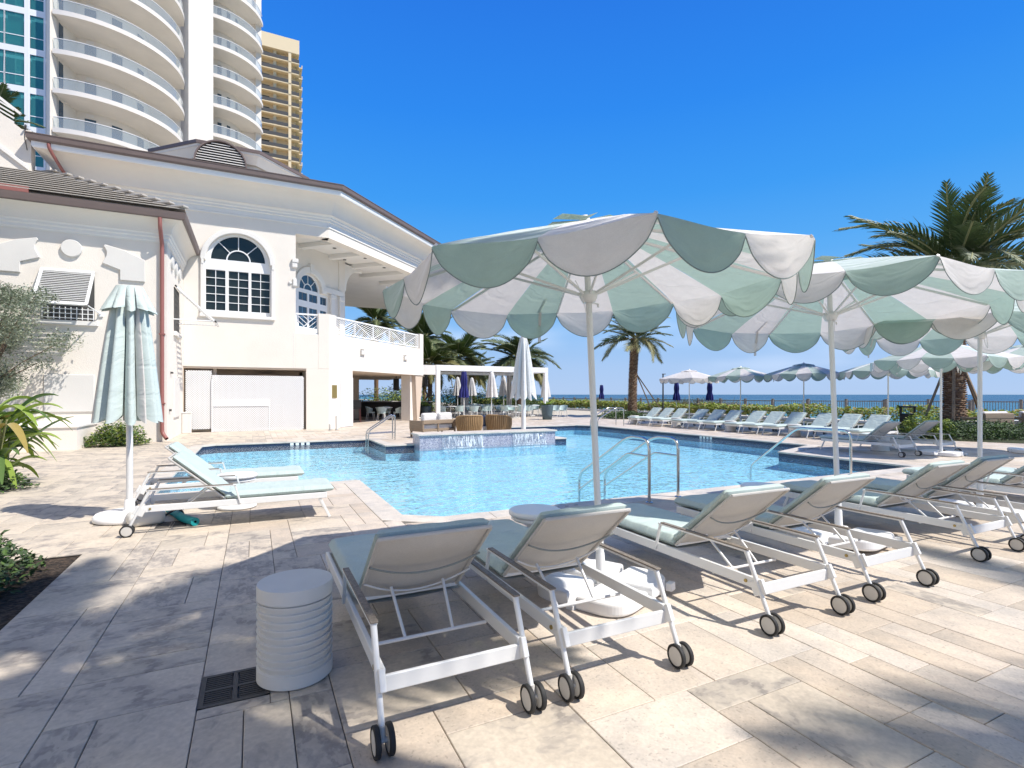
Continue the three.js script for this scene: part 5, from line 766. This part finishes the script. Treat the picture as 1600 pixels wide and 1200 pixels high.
const tables = [[600, 31.0, 'round white dining table under the clubhouse', 'aqua tub chair at the table under the clubhouse'], [704, 34, 'white dining table at the clubhouse end of the pergola', 'aqua tub chair at the clubhouse end of the pergola'], [738, 34.2, 'white dining table next to the navy umbrella', 'aqua tub chair next to the navy umbrella'], [772, 35.5, 'white dining table round the middle cream umbrella', 'aqua tub chair round the middle cream umbrella'], [806, 34.5, 'white dining table behind the tall closed white umbrella', 'aqua tub chair behind the tall closed white umbrella'], [832, 37, 'white dining table at the seaward end of the pergola', 'aqua tub chair at the seaward end of the pergola'], [752, 40, 'white dining table in the second row under the pergola', 'aqua tub chair in the second row under the pergola']];
tables.forEach(([px, depth, l, cl], i) => {
  const [x, z] = atDepth(px, depth), o = thing('dining_table', l, 'table', [x, 0, z], 0, 'dining tables'); part('table_top', [new THREE.CylinderGeometry(.50, .50, .035, 30).translate(0, .735, 0)], M.whitePaint, o); part('table_stem', [rod(V(0, .03, 0), V(0, .72, 0), .045), lathe([[0, 0], [.28, 0], [.28, .02], [.05, .05]], 24)], M.white, o);
  for (let k = 0; k < 4; k++) { const a = k * Math.PI / 2 + i * .7 + .4; chairAt(x + Math.cos(a) * .78, z + Math.sin(a) * .78, Math.PI / 2 - a, cl + ', ' + (Math.abs(Math.cos(a)) > Math.abs(Math.sin(a)) ? (Math.cos(a) > 0 ? 'sea side' : 'clubhouse side') : Math.sin(a) > 0 ? 'pool side' : 'garden side'), 'aqua tub chairs at the dining tables'); }
});
for (const [px, py] of [[868, 652], [880, 651.5]]) { const [x, z] = ground(px, py); chairAt(x, z, 2.2, px < 870 ? 'aqua tub chair standing right beside the dark blue grey planter pot' : 'aqua tub chair one place away from the dark blue grey planter pot', 'aqua tub chairs at the dining tables'); }
{ const [x, z] = atDepth(557, 28.6), o = thing('bar_stool', 'dark bar stool with wooden legs behind the clubhouse pier', 'stool', [x, 0, z]); part('seat', [box(.42, .06, .40, 0, .76, 0, .02), box(.42, .40, .04, 0, 1.0, .2, .02)], M.charcoal, o); for (const [a, b] of [[-1, -1], [1, -1], [-1, 1], [1, 1]]) part('leg', [rod(V(a * .2, 0, b * .18), V(a * .17, .74, b * .15), .018)], M.redMetal, o); }
{ const [x, z] = atDepth(606, 36), o = thing('bar_counter', 'dark bar counter with pale top under the clubhouse', 'counter', [x, 0, z], -Math.PI / 4 + .2); part('counter_body', [box(6, 1.0, .6, 0, .5, 0, .01)], M.charcoal, o); part('counter_top', [box(6.2, .06, .8, 0, 1.03, 0, .01)], M.white, o); }
for (const [px, depth, s, l] of [[666, 33.6, .9, 'square dark planter with leafy green plant beside the fan'], [855, 31.6, 1.05, 'tapered dark blue grey planter pot with lime bromeliad']]) {
  const [x, z] = atDepth(px, depth), o = thing('planter', l, 'planter', [x, 0, z]), R = rng(px);
  part('pot', [lathe([[0, 0], [.26 * s, 0], [.30 * s, .3 * s], [.36 * s, .80 * s], [.37 * s, .84 * s], [.33 * s, .84 * s], [.31 * s, .72 * s], [0, .72 * s]], px < 700 ? 4 : 28)], M.potBlue, o);
  for (let k = 0; k < 46; k++) { const a = R() * 6.283, L = .35 + .35 * R(), up = .55 + .5 * R(); part('leaf_blade', [grid(2, 7, (u, v) => { const w = .06 * Math.sin(Math.PI * Math.min(1, v * .9 + .08)) * (u - .5) * 2, r = .08 + L * Math.sin(v * up * 1.3) * .8, y = .74 * s + L * up * v - .22 * v * v; return [Math.cos(a) * r - Math.sin(a) * w, y + Math.abs(w) * .3, Math.sin(a) * r + Math.cos(a) * w, u, v]; })], px < 700 ? M.leafMid : k % 3 ? M.leafLime : M.leafMid, o); }
}
// ---------------------------------------------------------------- small fittings along the clubhouse wall
for (const [px, py, h, r, l] of [[525, 671.5, .62, .055, 'grey cylinder bollard light by the clubhouse pier'], [515, 671.5, .28, .06, 'short grey post by the clubhouse pier']]) { const [x, z] = ground(px, py), o = thing('bollard', l, 'bollard', [x, 0, z + .25], 0, 'grey bollards by the pier'); part('bollard_post', [lathe([[r * .9, 0], [r, .01], [r, h - r * .6], [r * .8, h - r * .2], [0, h]], 18)], M.concrete, o); part('bollard_foot', [lathe([[0, 0], [r * 1.4, 0], [r * 1.4, .012], [r, .016]], 18)], M.charcoal, o); }
{ const [x, z] = ground(286, 680), o = thing('wall_cabinet', 'narrow grey utility cabinet standing by the lattice gate', 'cabinet', [-2.62 + .28, 0, -23.9]); part('cabinet_body', [box(.30, .78, .26, 0, .39, 0, .02)], M.concrete, o); part('cabinet_cap', [box(.33, .04, .29, 0, .80, 0, .015)], M.concrete, o); }
// ---------------------------------------------------------------- bin, sofas, lamp post on the far side
{ const [x, z] = atDepth(1418, 21.6), o = thing('litter_bin', 'square black litter bin beside the braced palm', 'bin', [x, 0, z], .4); part('bin_body', [box(.50, .72, .50, 0, .36, 0, .03)], M.black, o); part('bin_lid', [box(.58, .06, .58, 0, 1.0, 0, .02)], M.black, o); for (const [a, b] of [[-1, -1], [1, -1], [-1, 1], [1, 1]]) part('lid_post', [box(.05, .28, .05, a * .23, .85, b * .23)], M.black, o); part('towel_box', [box(.24, .34, .24, .36, .17, .1, .01), box(.24, .2, .24, .36, .6, .1, .01)], M.whitePaint, o); }
for (const [px, depth, turn, l] of [[1541, 20.0, .25, 'beige wicker outdoor sofa seen from behind, next to the braced palm'], [1600, 20.5, .25, 'beige wicker outdoor sofa farther along from the braced palm']]) {
  const [x, z] = atDepth(px, depth), o = thing('garden_sofa', l, 'sofa', [x, 0, z], -YAW * 1.0 + turn, 'beige sofas by the palm'); part('sofa_back', [box(1.45, .78, .10, 0, .42, .40, .03)], M.teak, o); for (const y of [.2, .36, .52, .68]) part('back_slat', [box(1.44, .13, .012, 0, y, .458, .004)], M.teak, o); part('sofa_arm', [box(.10, .10, .85, .68, .60, 0, .02), box(.08, .6, .08, .68, .30, -.36, .01), box(.10, .10, .85, -.68, .60, 0, .02), box(.08, .6, .08, -.68, .30, -.36, .01)], M.teak, o); part('seat_cushion', [padBox(1.24, .22, .7, 0, .38, -.05)], M.ivoryCloth, o); part('back_cushion', [padBox(1.22, .42, .18, 0, .66, .26, .07)], M.ivoryCloth, o); }
{ const [x, z] = atDepth(1036, 39), o = thing('lamp_post', 'slim grey lamp post by the hedge under the white umbrella', 'lamp post', [x, 0, z]); part('post', [rod(V(0, 0, 0), V(0, 3.0, 0), .06, .05, 12)], M.charcoal, o); part('lamp_head', [box(.28, .05, .12, .08, 3.02, 0, .01)], M.charcoal, o); }
// ---------------------------------------------------------------- palms
function frondGeo(seed, L, droop, n = 34, wide = .30, thick = .022) {   // a feather leaf along +x, rising then arching over
  const R = rng(seed), P = [], I = [], U = [], spine = (t) => V(L * (t - .10 * t * t * droop), L * (.38 * t - droop * .62 * t * t), 0);
  const quad = (a, b, c, d) => { const k = P.length / 3; for (const p of [a, b, c, d]) P.push(p.x, p.y, p.z); U.push(0, 0, 1, 0, 1, 1, 0, 1); I.push(k, k + 1, k + 2, k, k + 2, k + 3); };
  for (let i = 0; i < n; i++) for (const s of [-1, 1]) {
    const t = .14 + .86 * (i + R() * .7) / n, p = spine(t), q = spine(Math.min(1, t + .02)), f = q.clone().sub(spine(Math.max(0, t - .02))).normalize(), len = wide * L * (Math.sin(Math.PI * Math.pow(t, .75)) * .85 + .22) * (.85 + .3 * R()), lift = .42 - .5 * t + .25 * (R() - .5);
    const d = f.clone().multiplyScalar(.75 + .35 * t).add(V(0, lift, 0)).add(V(0, 0, s * (.85 - .25 * t))).normalize(), w = thick * (.8 + .5 * R()), side = f.clone().multiplyScalar(w), mid = p.clone().addScaledVector(d, len * .55), end = p.clone().addScaledVector(d, len).add(V(0, -len * .16, 0));
    quad(p.clone().sub(side), p.clone().add(side), mid.clone().addScaledVector(side, .8), mid.clone().addScaledVector(side, -.8)); quad(mid.clone().addScaledVector(side, -.8), mid.clone().addScaledVector(side, .8), end.clone().addScaledVector(side, .12), end.clone().addScaledVector(side, -.12));
  }
  const g = new THREE.BufferGeometry(); g.setAttribute('position', new THREE.Float32BufferAttribute(P, 3)); g.setAttribute('uv', new THREE.Float32BufferAttribute(U, 2)); g.setIndex(I); g.computeVertexNormals();
  const rach = tube([0, .2, .4, .6, .8, 1].map((t) => spine(t)), .009, 14, 4); return [plain(g), plain(rach)];
}
const frondKinds = [[11, 1, .55], [12, 1, .85], [13, 1, 1.15], [14, 1, .35]].map(([s, L, d]) => frondGeo(s, L, d));
const airyKinds = [[15, 1, .5], [16, 1, .8], [17, 1, 1.1], [18, 1, .3]].map(([s, L, d]) => frondGeo(s, L, d, 38, .24, .013));
function palm({ name = 'date_palm', label, pos, height, trunk, crown, fronds, seed, lean = [0, 0], group, kinds = frondKinds, leaf = M.frond, old = 4, stubs = true, minUp = -.35, flare = 1 }) {
  const o = thing(name, label, 'palm tree', pos, 0, group), R = rng(seed), at = (t) => V(lean[0] * t * t, height * t, lean[1] * t * t);
  const n = noise2(seed), tr = part('trunk', [grid(18, 40, (u, v) => { const a = u * Math.PI * 2, c = at(v), r = trunk * (1 + .35 * flare * Math.exp(-v * 9) + .10 * smooth(.75, 1, v)) * (1 + .10 * Math.sin(v * height * 32) * .4 + .12 * (n(u * 18, v * 60, 18, 4096) - .5)); return [c.x + Math.cos(a) * r, c.y, c.z + Math.sin(a) * r, u * 2, v * height]; })], M.bark, o);
  if (stubs) { const l = [], l2 = []; const rows = Math.round(height / .085); for (let k = 0; k < rows; k++) for (let q = 0; q < 7; q++) { const t = (k + .5) / rows, a = (q + (k % 2) * .5) / 7 * Math.PI * 2 + k * .13 + R() * .2, c = at(t), r = trunk * (1 + .35 * flare * Math.exp(-t * 9)), g = new THREE.BoxGeometry(.13 * (trunk / .2), .035, .10).rotateX(-.75 + .3 * R()).translate(0, .01, r + .012).rotateY(Math.PI / 2 - a).translate(c.x, c.y, c.z); (R() < .5 ? l : l2).push(g); } part('leaf_stubs', l, M.barkPale, tr).userData.kind = 'stuff'; part('leaf_stubs', l2, M.bark, tr).userData.kind = 'stuff'; }
  const top = at(1);
  for (let k = 0; k < fronds; k++) {
    const f = (k + .5) / fronds, az = k * 2.39996 + R() * .4, el = lerp(1.25, minUp, Math.pow(f, .9)) + (R() - .5) * .2, s = crown * (.82 + .36 * R()) * (f < .15 ? 1.04 : 1), kind = kinds[Math.floor(R() * kinds.length)];
    const m = part('frond', kind[0], f > 1 - old / fronds ? M.frondOld : leaf, o); m.position.copy(top).add(V(Math.cos(az) * .06, -.1 * f, Math.sin(az) * .06)); m.scale.setScalar(s); m.rotation.set(0, -az, el - .30, 'YZX'); m.rotateX((R() - .5) * .9);
    const st = part('stalk', kind[1], M.stalk, m);
  }
  return o;
}
const at2 = (px, d) => { const [x, z] = atDepth(px, d); return [x, 0, z]; };
function braces(pos, h, label, angles, reach = 1.2) { const o = thing('palm_brace', label, 'brace', pos); for (const a of angles) part('brace_pole', [bar(V(Math.cos(a) * reach, 0, Math.sin(a) * reach), V(Math.cos(a) * .24, h, Math.sin(a) * .24), .10, .06, .006)], M.lumber, o); for (let k = 0; k < 5; k++) part('cleat', [box(.06, .5, .14, .30, h - .1, 0, .008).rotateY(k * 1.2566)], M.lumber, o); part('band', [new THREE.TorusGeometry(.33, .012, 6, 26).rotateX(Math.PI / 2).translate(0, h - .02, 0)], M.charcoal, o); return o; }
{
  const p2 = at2(1491, 21.5);
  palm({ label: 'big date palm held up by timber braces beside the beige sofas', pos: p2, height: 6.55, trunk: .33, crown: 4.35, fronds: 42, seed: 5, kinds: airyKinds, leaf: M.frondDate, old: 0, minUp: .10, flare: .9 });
  braces(p2, 2.85, 'timber brace poles leaning round the big date palm trunk', [-2.5, 2.75, .55, -.1, 1.6], 1.25);
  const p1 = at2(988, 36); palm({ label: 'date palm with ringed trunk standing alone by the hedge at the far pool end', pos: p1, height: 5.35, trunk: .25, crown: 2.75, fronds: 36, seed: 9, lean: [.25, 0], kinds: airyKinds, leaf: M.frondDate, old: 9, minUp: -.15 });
  const b1 = thing('palm_brace', 'two pale brace poles beside the lone date palm', 'brace', p1); for (const [a, b] of [[1.5, .55], [2.3, 1.0]]) part('brace_pole', [bar(V(a * CY, 0, a * SY), V(.28, 2.9, .1), .09, .06)], M.lumber, b1);
  const back = 'palms behind the dining pergola';
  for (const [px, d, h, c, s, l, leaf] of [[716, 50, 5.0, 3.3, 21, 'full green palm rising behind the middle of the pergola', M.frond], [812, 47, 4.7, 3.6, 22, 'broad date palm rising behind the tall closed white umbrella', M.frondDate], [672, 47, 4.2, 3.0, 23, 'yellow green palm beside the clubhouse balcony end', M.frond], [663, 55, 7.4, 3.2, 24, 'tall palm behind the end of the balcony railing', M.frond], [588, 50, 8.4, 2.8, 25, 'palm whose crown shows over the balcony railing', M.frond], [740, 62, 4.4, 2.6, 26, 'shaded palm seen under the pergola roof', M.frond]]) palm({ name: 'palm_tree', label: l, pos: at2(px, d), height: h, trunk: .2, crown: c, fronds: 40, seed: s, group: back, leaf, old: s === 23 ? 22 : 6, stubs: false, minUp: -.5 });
  palm({ name: 'palm_tree', label: 'palm whose fronds poke over the stair beside the round tower', pos: at2(-14, 27), height: 15.4, trunk: .2, crown: 1.9, fronds: 30, seed: 31, stubs: false, old: 8 });
  // the palms that shade the paving stand beside and behind the photographer
  const shade = 'tall palms beside the photographer';
  for (const [x, z, h, c, s, n, l] of [[2.35, -.15, 6.4, 2.4, 41, 18, 'tall palm standing beside the front loungers on the camera side'], [10.2, 4.45, 8.2, 3.2, 45, 9, 'tall palm standing behind the seventh lounger']]) palm({ name: 'palm_tree', label: l, pos: [x, 0, z], height: h, trunk: .16, crown: c, fronds: n, seed: s, group: shade, stubs: false, old: 3, minUp: -.4, kinds: s === 45 ? airyKinds : frondKinds });
}
// ---------------------------------------------------------------- hedge, fence, shrubs
function leafCloud(count, seed, where, size, droop = .6, aspect = .55) {   // many small folded leaves
  const R = rng(seed), P = new Float32Array(count * 18), N = V(0, 0, 0); let o = 0; const a = V(0, 0, 0), b = V(0, 0, 0), c = V(0, 0, 0);
  for (let i = 0; i < count; i++) {
    const [x, y, z] = where(R), s = size * (.6 + .8 * R()), th = R() * 6.283, up = (R() - .25) * 1.5; a.set(Math.cos(th) * Math.cos(up), Math.sin(up) * droop, Math.sin(th) * Math.cos(up)).multiplyScalar(s); b.set(-Math.sin(th), (R() - .5) * .9, Math.cos(th)).normalize().multiplyScalar(s * aspect * .5);
    const m = [x + a.x * .5, y + a.y * .5 + s * .06, z + a.z * .5]; const A = [x, y, z], B = [m[0] + b.x, m[1] + b.y, m[2] + b.z], D = [m[0] - b.x, m[1] - b.y, m[2] - b.z], E = [x + a.x, y + a.y - s * .08, z + a.z];
    for (const p of [A, B, E, A, E, D]) { P[o++] = p[0]; P[o++] = p[1]; P[o++] = p[2]; }
  }
  const g = new THREE.BufferGeometry(); g.setAttribute('position', new THREE.BufferAttribute(P, 3)); g.setAttribute('uv', new THREE.BufferAttribute(new Float32Array(count * 12), 2)); g.computeVertexNormals(); return g;
}
{
  const o = thing('sea_grape_hedge', 'long clipped yellow green hedge between the lawn and the beach fence', 'hedge', [29.4, 0, -30]), n = noise2(55);
  const spot = (R) => { const z = lerp(26, -42, Math.pow(R(), .72)), t = R(), x = (R() - .5) * 1.7, top = .78 + .28 * (n((z + 60) * .9, 3, 4096) - .5) + .2 * (n((z + 60) * 3.3, 7, 4096) - .5); return [x, .08 + (top - .08) * Math.pow(t, .6), z]; };
  part('foliage', leafCloud(20000, 3, spot, .17, .8, .95), M.leafGrape, o); part('foliage', leafCloud(6500, 4, spot, .17, .8, .95), M.leafGrapeDry, o, 'yellowed leaves of the hedge'); part('foliage', leafCloud(2500, 5, spot, .15, .8, .9), M.leafMid, o);
  part('stems', Array.from({ length: 160 }, (_, i) => { const R = rng(i + 7), z = lerp(26, -42, i / 160), x = (R() - .5) * 1.2; return rod(V(x, 0, z), V(x + (R() - .5) * .3, .6, z + (R() - .5) * .4), .02, .012, 5); }), M.twig, o);
  for (const m of o.children) m.userData.kind = 'stuff';
}
{
  const o = thing('beach_fence', 'low weathered picket fence along the beach behind the hedge', 'fence'), pts = [atDepth(1760, 30), atDepth(1560, 32.5), atDepth(1210, 38), atDepth(1000, 50), atDepth(850, 66)].map(([x, z]) => V(x, 0, z)), grey = mat(.40, .385, .37, .8, { map: scaled(T.wood, 1) });
  const cv = new THREE.CurvePath(); for (let i = 0; i + 1 < pts.length; i++) cv.add(new THREE.LineCurve3(pts[i], pts[i + 1])); const L = cv.getLength(), bays = Math.round(L / 2.3);
  for (let k = 0; k <= bays; k++) { const p = cv.getPointAt(k / bays), twin = k % 2; part('fence_post', [box(.14, 1.32, .14, p.x, .66 - .15, p.z, .01), box(.17, .03, .17, p.x, 1.185, p.z), ...(twin ? [box(.12, 1.3, .12, p.x + .3, .5, p.z - .3)] : [])], grey, o); if (k === bays) break; const l = []; const q = cv.getPointAt((k + 1) / bays); l.push(bar(V(p.x, 1.05, p.z), V(q.x, 1.05, q.z), .05, .06), bar(V(p.x, .2, p.z), V(q.x, .2, q.z), .05, .06)); for (let j = 1; j < 17; j++) { const t = j / 17; l.push(box(.025, 1.0, .025, lerp(p.x, q.x, t), .60, lerp(p.z, q.z, t))); } part('picket_panel', l, grey, o).userData.kind = 'stuff'; }
  const c = pts[2]; rebase(o, c.x, 0, c.z);
}
{ const o = thing('beach_grass', 'tuft of dry dune grass beyond the fence behind the navy umbrella', 'grass', [...at2(1090, 46)].map((v, i) => i === 1 ? -.3 : v)); part('blades', leafCloud(2600, 66, (R) => [(R() - .5) * 7, R() * .9, (R() - .5) * 5], .5, 1.6, .05), M.frondOld, o); o.userData.kind = 'stuff'; }
function bush(name, label, category, pos, rx, ry, rz, count, size, mats, seed, aspect = .55, group) {
  const o = thing(name, label, category, pos, 0, group), n = noise2(seed); let k = 0;
  for (const m of mats) { part('foliage', leafCloud(Math.round(count / mats.length), seed + 10 * ++k, (R) => { const a = R() * 6.283, e = Math.acos(1 - R()), q = Math.pow(R(), .33) * (.78 + .44 * n(a * 2.2, e * 4, 4096)); return [Math.cos(a) * Math.sin(e) * rx * q, .02 + Math.cos(e) * ry * q, Math.sin(a) * Math.sin(e) * rz * q]; }, size, .8, aspect), m, o).userData.kind = 'stuff'; }
  const R = rng(seed); part('stems', Array.from({ length: 14 }, () => rod(V((R() - .5) * rx * .5, 0, (R() - .5) * rz * .5), V((R() - .5) * rx * 1.3, ry * .75, (R() - .5) * rz * 1.3), .012, .005, 5)), M.twig, o); return o;
}
bush('boxwood_bush', 'small clipped green bush at the foot of the left wing wall', 'bush', [-3.62, 0, -18.95], .78, .64, .62, 4200, .085, [M.leafMid, M.leafMid, M.leafGrape], 3);
bush('ground_shrub', 'dark glossy low shrub in the planting bed at the frame edge', 'bush', [-2.16, -.02, -5.35], .52, .42, .95, 5200, .065, [M.leafDark, M.leafDark, M.leafMid], 5, .5);
bush('ground_shrub', 'dark glossy low shrub deeper in the planting bed', 'bush', [-2.75, -.02, -5.95], .55, .55, .60, 3200, .065, [M.leafDark, M.leafMid], 6, .5);
{ const [x, , z] = at2(1491, 19.5); bush('ground_shrub', 'dark green ground cover round the big date palm', 'bush', [x - .1, 0, z + .9], 2.5, .55, 1.5, 7000, .10, [M.leafDark, M.leafMid, M.leafDark], 8); bush('ground_shrub', 'leafy green shrub beside the big date palm towards the bin', 'bush', [x - 2.0, 0, z + .1], 1.0, .8, .8, 2200, .12, [M.leafMid, M.leafGrape], 9); const [x2, , z2] = at2(975, 33.5); bush('ground_shrub', 'low green ground cover round the lone date palm', 'bush', [x2, 0, z2], 1.9, .45, 1.0, 2600, .13, [M.leafDark, M.leafMid], 10); }
{                                                                      // strap leaved plant at the left edge
  const [x, z] = ground(8, 762), o = thing('strap_leaf_plant', 'bright lime green strap leaved plant at the edge of the paving', 'plant', [x - .15, 0, z]), R = rng(12);
  for (let k = 0; k < 95; k++) { const a = R() * 6.283, L = .5 + .55 * R(), b = .15 + 1.15 * R(), up = .45 + 1.0 * R(), dr = .55 + .8 * R(), w0 = .05 + .045 * R(), r0 = R() * .25; part('leaf_blade', [grid(2, 9, (u, v) => { const w = w0 * Math.pow(Math.sin(Math.PI * (.06 + .94 * v) * .98), .7) * (u - .5) * 2, r = r0 + L * v * .85, y = b * .95 + L * up * v - L * dr * v * v; return [Math.cos(a) * r - Math.sin(a) * w, Math.max(.03, y) + Math.abs(w) * .55, Math.sin(a) * r + Math.cos(a) * w, u, v]; })], k % 9 === 0 ? M.leafGrapeDry : k % 4 === 0 ? M.leafMid : M.leafLime, o); }
  part('stems', Array.from({ length: 16 }, () => rod(V((R() - .5) * .4, 0, (R() - .5) * .4), V((R() - .5) * .5, 1.1, (R() - .5) * .5), .016, .010, 6)), M.stalk, o);
  bush('ground_shrub', 'low dark leaves round the foot of the strap leaved plant', 'bush', [x - .2, 0, z + .25], .62, .35, .5, 1500, .08, [M.leafDark, M.leafMid], 14);
}
{                                                                      // silvery tree in front of the left wing
  const [x, z] = atDepth(-22, 13.6), o = thing('silver_buttonwood', 'silvery grey green small tree in front of the louvre shutter', 'tree', [x, 0, z]), R = rng(71), tips = [];
  const limbs = []; for (let k = 0; k < 60; k++) { const a = R() * 6.283, h = 1.6 + 2.7 * R(), r = (.5 + 1.35 * R()) * Math.sin(Math.PI * clamp((h - 1.3) / 4.0, .1, .95)), tip = V(Math.cos(a) * r, h, Math.sin(a) * r); tips.push(tip); limbs.push(tube([V(0, .9 + R() * .9, 0), V(tip.x * .4, lerp(1.4, h, .55), tip.z * .4), tip], .012, 12, 5)); }
  part('trunk', [tube([V(0, 0, 0), V(.05, .8, .03), V(-.03, 1.6, 0), V(.02, 2.6, .02)], .09, 20, 8)], M.twig, o); part('limbs', limbs, M.twig, o);
  for (const [m, s] of [[M.leafSilver, 1], [M.leafSilverPale, 2]]) part('crown', leafCloud(15000, 80 + s, (Q) => { const t = tips[Math.floor(Q() * tips.length)], k = .26 + .2 * Q(), a = Q() * 6.283, e = Math.acos(2 * Q() - 1), q = Math.cbrt(Q()); return [t.x * (.92 + .1 * Q()) + Math.cos(a) * Math.sin(e) * k * 1.35 * q, t.y + Math.cos(e) * k * .8 * q, t.z + Math.sin(a) * Math.sin(e) * k * 1.35 * q]; }, .085, .9, .42), m, o).userData.kind = 'stuff';
}
{ const R = rng(301), grp = 'shrubs behind the dining tables'; [[700, 48, 2.2], [722, 52, 2.6], [748, 49, 1.9], [775, 54, 2.4], [800, 50, 1.8], [596, 44, 2.0], [622, 47, 2.4], [640, 44, 1.9], [828, 56, 1.6]].forEach(([px, d, h], i) => bush('garden_shrub', ['shrub behind the clubhouse end of the pergola', 'taller shrub behind the navy umbrella', 'shrub behind the middle of the pergola', 'tall shrub behind the middle cream umbrella', 'shrub behind the tall closed white umbrella', 'shrub seen through the covered bar, by its column', 'tall shrub seen through the covered bar', 'shrub beside the covered bar end', 'shrub at the seaward end of the pergola'][i], 'bush', at2(px, d), 1.6 + R(), h, 1.2, 1700, .20, i % 2 ? [M.leafMid, M.leafGrape] : [M.leafDark, M.leafMid], 310 + i, .5, grp)); }
renderer.render(scene, camera);
